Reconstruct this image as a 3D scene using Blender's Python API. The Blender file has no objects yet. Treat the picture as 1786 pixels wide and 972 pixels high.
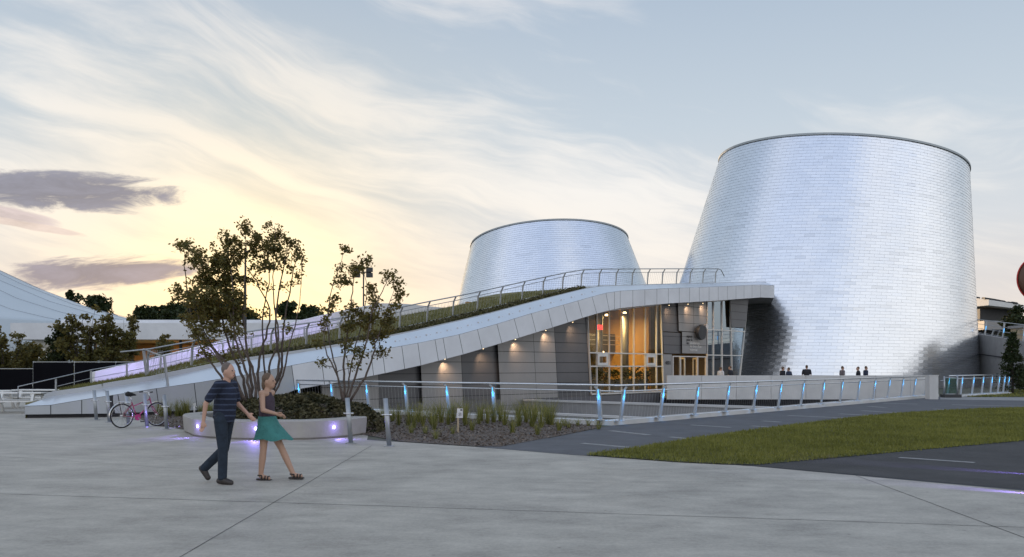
import bpy, bmesh, math, random
import numpy as np
from mathutils import Vector, Matrix, Quaternion, geometry
random.seed(7); rng = np.random.default_rng(7)
S = bpy.context.scene
COL = S.collection
F, CX, CY, EYE = 1500.0, 893.0, 640.0, 1.72
R = math.radians

# ------------------------------------------------------------------ helpers
def at(px, py, d): return Vector(((px-CX)/F*d, d, EYE-(py-CY)*d/F))
def gp(px, py, z=0.0):
    d = (EYE-z)*F/(py-CY)
    return Vector(((px-CX)/F*d, d, z))
def tag(o, label=None, cat=None, group=None, kind=None):
    if label: o['label'] = label
    if cat: o['category'] = cat
    if group: o['group'] = group
    if kind: o['kind'] = kind
    return o
def empty(name, loc=(0,0,0), rz=0.0):
    o = bpy.data.objects.new(name, None); COL.objects.link(o)
    o.location = loc; o.rotation_euler = (0,0,rz); o.empty_display_size = .2
    return o
def link_mesh(name, me, mat=None, parent=None, smooth=False):
    o = bpy.data.objects.new(name, me); COL.objects.link(o)
    if mat is not None:
        for m in (mat if isinstance(mat, (list, tuple)) else [mat]): me.materials.append(m)
    if parent is not None:
        o.parent = parent
        if PWORLD: o.matrix_parent_inverse = wmat(parent).inverted()
    if smooth: me.polygons.foreach_set('use_smooth', [True]*len(me.polygons))
    return o
PWORLD = True
def wmat(o):
    m = Matrix.LocRotScale(o.location, o.rotation_euler, o.scale)
    if o.parent: m = wmat(o.parent) @ o.matrix_parent_inverse @ m
    return m
class MB:
    def __init__(s): s.v = []; s.f = []; s.mi = []; s.cur = 0
    def add(s, vs, fs):
        b = len(s.v); s.v.extend([tuple(p) for p in vs])
        for f in fs: s.f.append([b+i for i in f]); s.mi.append(s.cur)
    def quad(s, a, b, c, d): s.add([a,b,c,d], [(0,1,2,3)])
    def poly(s, pts): s.add(pts, [tuple(range(len(pts)))])
    def hexa(s, b4, t4):
        s.add(list(b4)+list(t4), [(3,2,1,0),(4,5,6,7),(0,1,5,4),(1,2,6,5),(2,3,7,6),(3,0,4,7)])
    def box(s, c, size, rz=0.0, M=None):
        sx, sy, sz = [x/2 for x in size]; c = Vector(c)
        m = M if M is not None else Matrix.Rotation(rz, 3, 'Z')
        P = [c+m@Vector(p) for p in ((-sx,-sy,-sz),(sx,-sy,-sz),(sx,sy,-sz),(-sx,sy,-sz),(-sx,-sy,sz),(sx,-sy,sz),(sx,sy,sz),(-sx,sy,sz))]
        s.hexa(P[:4], P[4:])
    def bar(s, p, q, w, h, up=(0,0,1)):
        p, q = Vector(p), Vector(q); d = (q-p)
        if d.length < 1e-6: return
        d.normalize(); u = Vector(up)
        x = d.cross(u)
        if x.length < 1e-4: x = d.cross(Vector((0,1,0)))
        x.normalize(); y = x.cross(d).normalized()
        o = [(-w/2,-h/2),(w/2,-h/2),(w/2,h/2),(-w/2,h/2)]
        s.hexa([p+x*a+y*b for a,b in o], [q+x*a+y*b for a,b in o])
    def tube(s, pts, r, n=8, cap=True):
        pts = [Vector(p) for p in pts]; N = len(pts)
        rs = r if isinstance(r, (list, tuple)) else [r]*N
        ref = None; rings = []
        for i, p in enumerate(pts):
            t = (pts[min(i+1,N-1)]-pts[max(i-1,0)])
            if t.length < 1e-9: t = Vector((0,0,1))
            t.normalize()
            if ref is None: ref = Vector((1,0,0)) if abs(t.x) < .8 else Vector((0,1,0))
            x = (ref - t*ref.dot(t)).normalized(); y = t.cross(x); ref = x
            rings.append([p+(x*math.cos(2*math.pi*k/n)+y*math.sin(2*math.pi*k/n))*rs[i] for k in range(n)])
        vs = [v for rg in rings for v in rg]; fs = []
        for i in range(N-1):
            for k in range(n):
                a = i*n+k; b = i*n+(k+1)%n
                fs.append((a, b, b+n, a+n))
        if cap: fs.append(tuple(range(n-1,-1,-1))); fs.append(tuple((N-1)*n+k for k in range(n)))
        s.add(vs, fs)
    def lathe(s, prof, c=(0,0,0), n=24, M=None):
        c = Vector(c); vs = []; fs = []
        for (r, z) in prof:
            for k in range(n):
                a = 2*math.pi*k/n; p = Vector((r*math.cos(a), r*math.sin(a), z))
                vs.append(c+(M@p if M is not None else p))
        for i in range(len(prof)-1):
            for k in range(n):
                a = i*n+k; b = i*n+(k+1)%n
                fs.append((a,b,b+n,a+n))
        fs.append(tuple(range(n-1,-1,-1))); fs.append(tuple((len(prof)-1)*n+k for k in range(n)))
        s.add(vs, fs)
    def prism(s, pts, z0, z1):
        n = len(pts)
        s.add([(p[0],p[1],z0) for p in pts]+[(p[0],p[1],z1) for p in pts],
              [tuple(range(n-1,-1,-1)), tuple(range(n,2*n))]+[(i,(i+1)%n,n+(i+1)%n,n+i) for i in range(n)])
    def build(s, name, mat, parent=None, smooth=False):
        me = bpy.data.meshes.new(name); me.from_pydata(s.v, [], s.f); 
        if len(set(s.mi)) > 1: me.polygons.foreach_set('material_index', s.mi)
        me.update()
        return link_mesh(name, me, mat, parent, smooth)
def copy_tree(o, parent=None):
    c = o.copy(); COL.objects.link(c)
    if parent is not None: c.parent = parent
    for ch in list(o.children): copy_tree(ch, c)
    return c

# ------------------------------------------------------------------ materials
def nd(nt, t, **kw):
    n = nt.nodes.new(t)
    for k, v in kw.items(): setattr(n, k, v)
    return n
def mat(name, col, rough=.6, metal=0.0, var=.12, scale=3.0, bump=0.0, bscale=None, col2=None, attr=None, aspect=None, spec=None):
    m = bpy.data.materials.new(name); m.use_nodes = True; nt = m.node_tree
    b = nt.nodes['Principled BSDF']; L = nt.links
    b.inputs['Roughness'].default_value = rough; b.inputs['Metallic'].default_value = metal
    if spec is not None: b.inputs['Specular IOR Level'].default_value = spec
    tc = nd(nt, 'ShaderNodeNewGeometry'); src = tc.outputs['Position']
    if aspect:
        mp = nd(nt, 'ShaderNodeMapping'); mp.inputs['Scale'].default_value = aspect
        L.new(src, mp.inputs['Vector']); src = mp.outputs['Vector']
    n = nd(nt, 'ShaderNodeTexNoise'); n.inputs['Scale'].default_value = scale; n.inputs['Detail'].default_value = 6; n.inputs['Roughness'].default_value = .62
    L.new(src, n.inputs['Vector'])
    rmp = nd(nt, 'ShaderNodeValToRGB'); e = rmp.color_ramp.elements
    c2 = col2 if col2 else tuple(c*(1+var) for c in col); c1 = col if col2 else tuple(c*(1-var) for c in col)
    e[0].position = .32; e[1].position = .68; e[0].color = (*c1,1); e[1].color = (*c2,1)
    L.new(n.outputs['Fac'], rmp.inputs['Fac']); out = rmp.outputs['Color']
    if attr:
        a = nd(nt, 'ShaderNodeAttribute'); a.attribute_name = attr
        mx = nd(nt, 'ShaderNodeMix', data_type='RGBA', blend_type='MULTIPLY'); mx.inputs['Factor'].default_value = 1
        L.new(out, mx.inputs['A']); L.new(a.outputs['Color'], mx.inputs['B']); out = mx.outputs['Result']
    L.new(out, b.inputs['Base Color'])
    if bump:
        n2 = nd(nt, 'ShaderNodeTexNoise'); n2.inputs['Scale'].default_value = bscale or scale*6; n2.inputs['Detail'].default_value = 5
        L.new(tc.outputs['Position'], n2.inputs['Vector'])
        bp = nd(nt, 'ShaderNodeBump'); bp.inputs['Strength'].default_value = bump; bp.inputs['Distance'].default_value = .03
        L.new(n2.outputs['Fac'], bp.inputs['Height']); L.new(bp.outputs['Normal'], b.inputs['Normal'])
    return m
def leaf_mat(name, c1, c2, trans=.35, tc=None):
    m = bpy.data.materials.new(name); m.use_nodes = True; nt = m.node_tree; L = nt.links
    nt.nodes.remove(nt.nodes['Principled BSDF']); out = nt.nodes['Material Output']
    a = nd(nt, 'ShaderNodeAttribute'); a.attribute_name = 'tone'
    r = nd(nt, 'ShaderNodeValToRGB'); r.color_ramp.elements[0].color = (*c1,1); r.color_ramp.elements[1].color = (*c2,1)
    L.new(a.outputs['Fac'], r.inputs['Fac'])
    d = nd(nt, 'ShaderNodeBsdfDiffuse'); t = nd(nt, 'ShaderNodeBsdfTranslucent'); g = nd(nt, 'ShaderNodeBsdfGlossy')
    g.inputs['Roughness'].default_value = .45; g.inputs['Color'].default_value = (.5,.5,.5,1)
    L.new(r.outputs['Color'], d.inputs['Color'])
    if tc: t.inputs['Color'].default_value = (*tc,1)
    else: L.new(r.outputs['Color'], t.inputs['Color'])
    m1 = nd(nt, 'ShaderNodeMixShader'); m1.inputs['Fac'].default_value = trans
    L.new(d.outputs[0], m1.inputs[1]); L.new(t.outputs[0], m1.inputs[2])
    m2 = nd(nt, 'ShaderNodeMixShader'); m2.inputs['Fac'].default_value = .04
    L.new(m1.outputs[0], m2.inputs[1]); L.new(g.outputs[0], m2.inputs[2]); L.new(m2.outputs[0], out.inputs['Surface'])
    return m
def emis(name, col, st):
    m = bpy.data.materials.new(name); m.use_nodes = True; b = m.node_tree.nodes['Principled BSDF']
    b.inputs['Base Color'].default_value = (*[c*.5 for c in col],1); b.inputs['Emission Color'].default_value = (*col,1); b.inputs['Emission Strength'].default_value = st
    return m
def glass(name, tint=(.75,.8,.8), ior=1.5, boost=0.0, gcol=(.9,.93,.95)):
    m = bpy.data.materials.new(name); m.use_nodes = True; nt = m.node_tree; L = nt.links
    nt.nodes.remove(nt.nodes['Principled BSDF']); out = nt.nodes['Material Output']
    t = nd(nt, 'ShaderNodeBsdfTransparent'); t.inputs['Color'].default_value = (*tint,1)
    g = nd(nt, 'ShaderNodeBsdfGlossy'); g.inputs['Roughness'].default_value = .02; g.inputs['Color'].default_value = (*gcol,1)
    f = nd(nt, 'ShaderNodeFresnel'); f.inputs['IOR'].default_value = ior
    ad = nd(nt, 'ShaderNodeMath', operation='ADD', use_clamp=True); ad.inputs[1].default_value = boost
    L.new(f.outputs[0], ad.inputs[0])
    mx = nd(nt, 'ShaderNodeMixShader'); L.new(ad.outputs[0], mx.inputs['Fac']); L.new(t.outputs[0], mx.inputs[1]); L.new(g.outputs[0], mx.inputs[2])
    L.new(mx.outputs[0], out.inputs['Surface'])
    return m

M = {}
M['earth'] = mat('earth', (.07,.075,.05), .95, scale=.4, var=.3)
M['asphalt'] = mat('asphalt', (.043,.042,.044), .85, var=.32, scale=.9, bump=.5, bscale=60)
M['paver'] = mat('paver', (.082,.086,.097), .75, var=.22, scale=1.2, bump=.2, bscale=30)
M['strip'] = mat('paving_strip', (.24,.24,.24), .7, var=.28, scale=7)
M['lawn'] = mat('lawn_soil', (.062,.068,.020), .95, var=.3, scale=1.5, bump=.6, bscale=12)
M['mulch'] = mat('mulch', (.07,.055,.045), .95, col2=(.17,.14,.12), scale=14, bump=.9, bscale=25)
M['chip'] = mat('mulch_chip', (.10,.078,.062), .95, col2=(.24,.20,.17), scale=9, attr='tone')
M['white_conc'] = mat('pale_concrete', (.58,.58,.57), .7, var=.08, scale=1.2, bump=.12, bscale=20)
M['bench'] = mat('bench_concrete', (.36,.345,.325), .75, var=.12, scale=1.6, bump=.2, bscale=25)
M['grey_conc'] = mat('grey_concrete', (.30,.30,.30), .8, var=.14, scale=.8, bump=.15, bscale=15)
M['shade_conc'] = mat('shaded_concrete', (.13,.13,.14), .85, var=.15, scale=.6)  # concrete darkened to stand in for shade below the footbridge
M['fascia'] = mat('fascia_panel', (.68,.70,.73), .5, .1, var=.08, scale=.6)
M['coping'] = mat('coping_metal', (.82,.84,.87), .28, .85, var=.04, scale=.8)
M['ramp_conc'] = mat('ramp_panel', (.40,.42,.44), .5, .2, var=.07, scale=.5)
M['plaza_joint'] = mat('plaza_joint', (.11,.107,.10), .9, var=.5, scale=2.0)
M['joint'] = mat('joint_dark', (.035,.035,.04), .8, var=.05)
M['panel_l'] = mat('panel_light_grey', (.30,.297,.295), .45, .25, var=.06, scale=.5)
M['panel_d'] = mat('panel_dark_grey', (.125,.127,.134), .42, .25, var=.08, scale=.5)
M['soffit'] = mat('soffit_metal', (.17,.17,.17), .5, .3, var=.06)
M['steel'] = mat('brushed_steel', (.55,.56,.58), .3, .9, var=.05, scale=6)
M['rail_steel'] = mat('rail_steel', (.66,.68,.70), .25, .9, var=.05, scale=6)
M['post'] = mat('post_steel', (.40,.42,.44), .42, .2, var=.06, scale=5)
M['galv'] = mat('galvanised_steel', (.36,.38,.40), .4, .75, var=.1, scale=9)
M['frame_w'] = mat('window_frame_white', (.66,.66,.64), .4, .2, var=.04)
M['black'] = mat('black_fabric', (.006,.006,.008), .95, var=.2, scale=.7, spec=.05)
M['white'] = mat('white_paint', (.72,.72,.70), .5, var=.06)
M['membrane'] = mat('roof_membrane', (.50,.56,.60), .55, var=.05, scale=.05)
M['wood_warm'] = mat('warm_wood', (.40,.235,.085), .5, var=.2, scale=1.2, aspect=(1,1,.25))
M['brown_in'] = mat('interior_brown', (.10,.06,.03), .6, var=.2)
M['yellow'] = mat('yellow_board', (.55,.42,.10), .6, var=.15)
M['dark'] = mat('dark_metal', (.045,.047,.05), .5, .3, var=.1)
M['tile'] = mat('anodised_shingle', (.80,.825,.86), .27, 1.0, var=.03, scale=.25, attr='tone')
M['core'] = mat('shingle_backing', (.60,.64,.70), .4, .95, var=.05)
M['rim'] = mat('rim_metal', (.32,.36,.39), .4, .7, var=.05)
M['bark'] = mat('bark', (.11,.085,.07), .9, var=.3, scale=14, bump=.5, bscale=40)
M['bark_d'] = mat('bark_dark', (.05,.04,.033), .9, var=.3, scale=14)
M['leaf'] = leaf_mat('leaf_green', (.040,.050,.014), (.165,.155,.046), .42, (.25,.175,.045))
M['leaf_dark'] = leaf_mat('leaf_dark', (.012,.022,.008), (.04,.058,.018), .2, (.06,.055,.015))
M['leaf_cover'] = leaf_mat('groundcover_leaf', (.022,.026,.012), (.17,.15,.075), .2)
M['grass'] = leaf_mat('grass_blade', (.070,.082,.016), (.30,.295,.065), .3)
M['reed'] = leaf_mat('reed_blade', (.07,.10,.02), (.38,.35,.11), .35)
M['roofgrass'] = leaf_mat('roof_grass_blade', (.07,.08,.02), (.27,.25,.085), .3)
M['roof_soil'] = mat('roof_meadow', (.11,.112,.04), .95, col2=(.21,.18,.075), scale=1.3, bump=.6, bscale=9)
M['lilac'] = mat('lilac_panel', (.72,.72,.74), .5, var=.03, scale=.3)
M['led_blue'] = emis('led_cyan', (.10,.48,1.0), 1.35)
M['led_violet'] = emis('led_violet', (.45,.38,1.0), 26.0)
M['lamp_warm'] = emis('lamp_warm', (1.0,.72,.38), 3.5)
M['exit_red'] = emis('exit_red', (1.0,.03,.03), 2.5)
M['skin'] = mat('skin', (.50,.30,.22), .5, var=.06, scale=6)
M['skin_t'] = mat('skin_tan', (.44,.27,.19), .5, var=.06, scale=6)
M['navy'] = mat('navy_stripe', (.010,.015,.034), .9, bump=.9, bscale=11, col2=(.05,.068,.12), scale=1.2, aspect=(.3,.3,16))
def stripe_mat():
    m = mat('navy_striped', (.010,.015,.034), .9, var=.25, scale=6, bump=.9, bscale=11); nt = m.node_tree; L = nt.links; b = nt.nodes['Principled BSDF']
    old = b.inputs['Base Color'].links[0].from_socket
    g = nd(nt, 'ShaderNodeNewGeometry'); w = nd(nt, 'ShaderNodeTexWave', bands_direction='Z'); w.inputs['Scale'].default_value = 3.9; w.inputs['Distortion'].default_value = .5; w.inputs['Detail Scale'].default_value = 2
    L.new(g.outputs['Position'], w.inputs['Vector'])
    r = nd(nt, 'ShaderNodeValToRGB'); r.color_ramp.elements[0].position = .80; r.color_ramp.elements[0].color = (0,0,0,1); r.color_ramp.elements[1].position = .92; r.color_ramp.elements[1].color = (.75,.75,.75,1)
    L.new(w.outputs['Fac'], r.inputs['Fac'])
    mx = nd(nt, 'ShaderNodeMix', data_type='RGBA'); L.new(r.outputs['Color'], mx.inputs['Factor']); L.new(old, mx.inputs['A']); mx.inputs['B'].default_value = (.06,.08,.135,1)
    L.new(mx.outputs['Result'], b.inputs['Base Color']); return m
M['striped'] = stripe_mat()
M['jeans'] = mat('dark_jeans', (.016,.026,.042), .9, bump=.9, bscale=11, var=.2, scale=14)
M['shoe'] = mat('shoe_leather', (.035,.028,.025), .5, var=.15)
M['hair_g'] = mat('hair_greying', (.13,.10,.085), .6, var=.2, scale=40)
M['hair_b'] = mat('hair_brown', (.12,.075,.045), .6, var=.25, scale=40)
M['plum'] = mat('plum_top', (.055,.038,.055), .85, bump=.9, bscale=11, var=.12, scale=8)
M['teal'] = mat('teal_cloth', (.045,.19,.175), .85, bump=.9, bscale=11, var=.15, scale=9)
M['darkcloth'] = mat('dark_cloth', (.02,.022,.03), .9, var=.15)
M['greycloth'] = mat('grey_cloth', (.16,.14,.15), .9, var=.1)
M['whitecloth'] = mat('white_cloth', (.6,.6,.6), .9, var=.06)
M['bike_red'] = mat('bike_magenta', (.28,.03,.07), .35, var=.06, spec=.6)
M['rubber'] = mat('rubber', (.018,.018,.018), .8, var=.1)
M['chrome'] = mat('chrome', (.72,.72,.74), .18, 1.0, var=.03)
M['brown'] = mat('brown_panel', (.10,.045,.025), .5, var=.15, scale=2)
M['red'] = mat('red_edge', (.5,.02,.02), .4, var=.05)
M['tan'] = mat('tan_render', (.45,.36,.24), .8, var=.08)
M['eye'] = mat('eye_dark', (.02,.015,.012), .3)
M['lip'] = mat('lip', (.36,.15,.13), .5)
M['glass'] = glass('window_glass', tint=(.90,.88,.80), ior=1.42, boost=0.0)
M['glass_r'] = glass('reflective_glass', tint=(.42,.50,.52), ior=1.9, boost=.30, gcol=(.62,.80,.98))
M['glass_g'] = glass('green_glass', tint=(.6,.75,.68), ior=1.5, boost=.05)

def conc_mat():
    m = bpy.data.materials.new('plaza_concrete'); m.use_nodes = True; nt = m.node_tree; L = nt.links; b = nt.nodes['Principled BSDF']
    b.inputs['Roughness'].default_value = .62
    g = nd(nt, 'ShaderNodeNewGeometry')
    def noise(sc, det, asp=None, rot=0, rough=.6):
        n = nd(nt, 'ShaderNodeTexNoise'); n.inputs['Scale'].default_value = sc; n.inputs['Detail'].default_value = det; n.inputs['Roughness'].default_value = rough
        mp = nd(nt, 'ShaderNodeMapping'); mp.inputs['Scale'].default_value = asp or (1,1,1); mp.inputs['Rotation'].default_value = (0,0,rot)
        L.new(g.outputs['Position'], mp.inputs['Vector']); L.new(mp.outputs['Vector'], n.inputs['Vector']); return n.outputs['Fac']
    a = noise(.55, 8, (1,1,1), 0, .68); s = noise(1.5, 7, (.75,1.35,1), .6, .7); f = noise(21, 7, None, 0, .82); st = noise(.7, 6, (1,1.3,1), .3, .8)
    r = nd(nt, 'ShaderNodeValToRGB'); e = r.color_ramp.elements
    e[0].position = .3; e[0].color = (.235,.218,.190,1); e[1].position = .72; e[1].color = (.52,.486,.418,1)
    def mth(op, x, y):
        n = nd(nt, 'ShaderNodeMath', operation=op)
        for i, q in enumerate((x,y)):
            if isinstance(q, (int,float)): n.inputs[i].default_value = q
            else: L.new(q, n.inputs[i])
        return n.outputs[0]
    v = mth('ADD', mth('MULTIPLY', a, .32), mth('ADD', mth('MULTIPLY', s, .36), mth('MULTIPLY', f, .32)))
    v = mth('ADD', mth('MULTIPLY', mth('SUBTRACT', v, .5), 1.75), .5)
    L.new(v, r.inputs['Fac'])
    r2 = nd(nt, 'ShaderNodeValToRGB'); r2.color_ramp.elements[0].position = .60; r2.color_ramp.elements[0].color = (1,1,1,1); r2.color_ramp.elements[1].position = .74; r2.color_ramp.elements[1].color = (.70,.68,.66,1)
    L.new(st, r2.inputs['Fac'])
    mx = nd(nt, 'ShaderNodeMix', data_type='RGBA', blend_type='MULTIPLY'); mx.inputs['Factor'].default_value = 1
    L.new(r.outputs['Color'], mx.inputs['A']); L.new(r2.outputs['Color'], mx.inputs['B']); vo = nd(nt, 'ShaderNodeTexVoronoi'); vo.inputs['Scale'].default_value = 1.9; L.new(g.outputs['Position'], vo.inputs['Vector'])
    r3 = nd(nt, 'ShaderNodeValToRGB'); r3.color_ramp.elements[0].position = .022; r3.color_ramp.elements[0].color = (.55,.55,.55,1); r3.color_ramp.elements[1].position = .05; r3.color_ramp.elements[1].color = (1,1,1,1)
    L.new(vo.outputs['Distance'], r3.inputs['Fac'])
    mx2 = nd(nt, 'ShaderNodeMix', data_type='RGBA', blend_type='MULTIPLY'); mx2.inputs['Factor'].default_value = 1
    L.new(mx.outputs['Result'], mx2.inputs['A']); L.new(r3.outputs['Color'], mx2.inputs['B']); L.new(mx2.outputs['Result'], b.inputs['Base Color'])
    bp = nd(nt, 'ShaderNodeBump'); bp.inputs['Strength'].default_value = .22; bp.inputs['Distance'].default_value = .01
    L.new(mth('ADD', mth('MULTIPLY', f, .6), s), bp.inputs['Height']); L.new(bp.outputs['Normal'], b.inputs['Normal'])
    return m
M['plaza'] = conc_mat()

# ------------------------------------------------------------------ scatter meshes
def set_tone(me, vals, per_face_verts):
    at_ = me.attributes.new('tone', 'FLOAT_COLOR', 'POINT')
    a = np.repeat(np.asarray(vals, dtype=np.float32), per_face_verts)
    c = np.stack([a,a,a,np.ones_like(a)], 1).astype(np.float32)
    at_.data.foreach_set('color', c.ravel())
def raw_mesh(name, V, Fa):
    me = bpy.data.meshes.new(name); n, k = Fa.shape
    me.vertices.add(len(V)); me.vertices.foreach_set('co', np.asarray(V, np.float32).ravel())
    me.loops.add(n*k); me.loops.foreach_set('vertex_index', Fa.ravel().astype(np.int32))
    me.polygons.add(n); me.polygons.foreach_set('loop_start', np.arange(0, n*k, k, dtype=np.int32))
    me.update(calc_edges=True); me.validate()
    return me
def leaves(name, C, size, mat_, parent=None, flat=0.0, tone=None, elong=1.5):
    C = np.asarray(C); n = len(C)
    a = rng.normal(size=(n,3)); a[:,2] *= (1-flat); a /= np.linalg.norm(a, axis=1)[:,None]
    b = rng.normal(size=(n,3)); b -= a*(a*b).sum(1)[:,None]; b /= np.linalg.norm(b, axis=1)[:,None]
    s = size*rng.uniform(.6,1.3,n)[:,None]
    V = np.empty((n,4,3)); V[:,0] = C-a*s*elong*.5; V[:,1] = C+b*s*.42; V[:,2] = C+a*s*elong*.5; V[:,3] = C-b*s*.42
    me = raw_mesh(name, V.reshape(-1,3), np.arange(4*n).reshape(n,4))
    set_tone(me, tone if tone is not None else rng.random(n), 4)
    return link_mesh(name, me, mat_, parent)
def blades(name, P, h, w, mat_, parent=None, lean=.35, tone=None):
    P = np.asarray(P); n = len(P)
    an = rng.uniform(0, 2*np.pi, n); d = np.stack([np.cos(an), np.sin(an), 0*an], 1)
    la = rng.uniform(0, 2*np.pi, n); ll = rng.uniform(0, lean, n)*h
    top = P + np.stack([np.cos(la)*ll, np.sin(la)*ll, h*rng.uniform(.6,1.15,n)], 1)
    ww = (np.ones(n)*w)[:,None]
    V = np.stack([P-d*ww/2, P+d*ww/2, top], 1)
    me = raw_mesh(name, V.reshape(-1,3), np.arange(3*n).reshape(n,3))
    set_tone(me, tone if tone is not None else rng.random(n), 3)
    return link_mesh(name, me, mat_, parent)
def pip(P, poly):
    x, y = P[:,0], P[:,1]; ins = np.zeros(len(P), bool); n = len(poly); j = n-1
    for i in range(n):
        xi, yi = poly[i][0], poly[i][1]; xj, yj = poly[j][0], poly[j][1]
        c = ((yi > y) != (yj > y)) & (x < (xj-xi)*(y-yi)/(yj-yi+1e-12)+xi)
        ins ^= c; j = i
    return ins
def flat_poly(name, pts, z, mat_, holes=(), parent=None, kind='structure'):
    loops = [[Vector((p[0],p[1],0)) for p in pts]]+[[Vector((p[0],p[1],0)) for p in h] for h in holes]
    tris = geometry.tessellate_polygon(loops); V = [(v.x,v.y,z) for l in loops for v in l]
    fs = []
    for t in tris:
        a, b, c = [Vector(V[i]) for i in t]
        fs.append(t if (b-a).cross(c-a).z > 0 else t[::-1])
    me = bpy.data.meshes.new(name); me.from_pydata(V, [], fs); me.update()
    o = link_mesh(name, me, mat_, parent)
    if parent is None: o['kind'] = kind
    return o

# ------------------------------------------------------------------ plan of the ramp edge
P0 = Vector((-13.7, 29.3)); DL = Vector((33.5, 35.7)); NL = Vector((-.7292, .6843))
TOE = Vector((-16.2, 28.7)); NT = Vector((-.2334, .9724))
def Lw(px, w):
    u = (px-CX)/F; o = P0+NL*w
    t = (u*o.y-o.x)/(DL.x-DL.y*u)
    return o+DL*t
def Lt(t, w): return P0+DL*t+NL*w
def edge(px):
    if px >= 193: return Lw(px, 0), NL
    u = (px-CX)/F; d = P0-TOE
    t = (u*TOE.y-TOE.x)/(d.x-d.y*u)
    return TOE+d*t, (NT if px < 185 else (NT+NL).normalized()*1.05)
def ip(tab, px): return float(np.interp(px, [a for a,_ in tab], [b for _,b in tab]))
FT = [(43,709),(89,707),(143,698),(201,689),(269,678.5),(350,667),(440,652),(510,637.5),(600,621),(666,610),(733,598),(800,584),(866,565.5),(925,547.5),(981,532.5),(1032,518),(1056,511.5),(1081,508),(1152,504),(1235,501),(1326,497),(1352,498.5)]
CT = [(43,708),(93,691),(139,685),(201,674),(265,664),(362,643),(440,628),(555,610),(610,600),(646,594),(687,585.5),(728,577),(775,566),(800,560.5),(866,544),(950,521.5),(1020,504),(1045,500),(1061,499),(1170,496),(1324,492),(1352,494)]
FB = [(518,679),(600,665),(666,652),(733,637.5),(806,618.5),(866,601),(931,581),(967,570),(1023,552),(1055,543),(1082,537.5),(1156,530),(1257,524),(1326,519),(1348,519.5)]
def z_from(px, py, d): return EYE-(py-CY)*d/F
def zbot(px):
    if px <= 430: return .13
    p = Lw(px, 0)
    if px >= 518: return z_from(px, ip(FB,px), p.y)
    q = Lw(518,0); return .13+(z_from(518,679,q.y)-.13)*(px-430)/88
def sec(px):
    p, n = edge(px)
    zt = z_from(px, ip(FT,px), p.y)
    w = .03 if px < 50 else float(np.interp(px, [50,92], [.05,.62]))
    c = p+n*w; pc = CX+F*c.x/c.y
    zc = z_from(pc, ip(CT,pc), c.y)
    return p, n, zt, c, max(zc, zt+.01)
def V3(p, z): return Vector((p.x, p.y, z))

# ------------------------------------------------------------------ ground
RA, RB, RC = Vector((2.75,25.3)), Vector((24.3,49.6)), Vector((-8.7,34.9))
hole = [(2.75,25.3),(24.5,49.9),(25.4,52.0),(25.4,57.0),(10.6,57.0),(-9.9,35.2),(-9.0,35.05)]
flat_poly('ground', [(-3000,-60),(3000,-60),(3000,4000),(-3000,4000)], 0, M['earth'], [hole])
cb = [gp(640,768), gp(700,771.5), gp(830,780), gp(1000,794), gp(1310,813), gp(1786,855)]
dirn = (cb[-1]-cb[-3]).normalized(); far = cb[-1]+dirn*30
plaza_pts = [(-70,-25),(far.x,-25),(far.x,far.y)]+[(p.x,p.y) for p in reversed(cb)]+[(-3.7,22.2),(-9.5,25.5),(-12.6,30.5),(-14,40),(-14.2,56),(-70,56)]
plaza = flat_poly('plaza', plaza_pts, .004, M['plaza'])
def gline(mb, pts, w, z):
    pts = [Vector((p[0],p[1])) for p in pts]
    for a, b in zip(pts, pts[1:]):
        d = (b-a).normalized(); n = Vector((-d.y,d.x))*w/2
        mb.quad((a.x+n.x,a.y+n.y,z),(a.x-n.x,a.y-n.y,z),(b.x-n.x,b.y-n.y,z),(b.x+n.x,b.y+n.y,z))
def wob(a, b, n, amp):
    a, b = Vector((a[0],a[1])), Vector((b[0],b[1])); d = (b-a); nn = Vector((-d.y,d.x)).normalized()
    return [a+d*i/n+nn*random.uniform(-amp,amp)*(0 < i < n) for i in range(n+1)]
mb = MB()
gline(mb, wob(gp(-160,857), gp(470,877), 12, .012), .013, .0075)
gline(mb, wob(gp(470,877), gp(2100,931), 26, .012), .013, .0075)
gline(mb, wob(gp(648,778), gp(250,1010), 14, .004), .010, .0075)
gline(mb, wob(gp(1490,829), gp(1830,955), 10, .004), .012, .0075)
gline(mb, wob(gp(960,843), gp(1560,838), 8, .004), .008, .0075)
gline(mb, wob(gp(-100,790), gp(430,826), 8, .004), .010, .0075)
mb.build('plaza_joint', M['plaza_joint'], plaza)
# dark pavers between kerb and lawn
flat_poly('paver_path', [gp(830,780.2), gp(960,764.5), gp(1050,746.5)]+[(2.9,25.05),(24.9,49.6),(60,50),(60,30),(9,10)]+[gp(1310,813.5), gp(1000,794.3)], .008, M['paver'])
mb = MB()
for (a, b, w) in [((1064,752),(1132,759.5),.22),((1205,742),(1275,746.5),.2),((1169,763),(1211,767.5),.2),((1015,774),(1099,781.5),.2),((1310,743.6),(1381,748.5),.2),
        ((1330,735),(1361,737),.25),((1374,725.5),(1471,729.5),.25),((1464,722.5),(1559,727.5),.25),((1464,733.5),(1496,735.5),.25),((1503,717),(1563,720.5),.25),
        ((1515,709.5),(1545,711.5),.3),((1627,714),(1660,716),.3),((1660,706.5),(1786,709.5),.3),((1540,704),(1600,705.5),.3)]:
    gline(mb, [gp(*a), gp(*b)], w, .0125)
mb.build('paving_strip', M['strip'])['kind'] = 'structure'
asph = [gp(1290,813), gp(1500,797), gp(1786,770.5), gp(2100,751), (22,8), (24,-9), far, gp(1786,855.3), gp(1310,813.3)]
flat_poly('asphalt_path', asph, .012, M['asphalt'])
mb = MB(); gline(mb, [gp(1568,799.5), gp(1700,808.5)], .17, .0165); mb.build('path_marking', M['strip'])['kind'] = 'structure'
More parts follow.
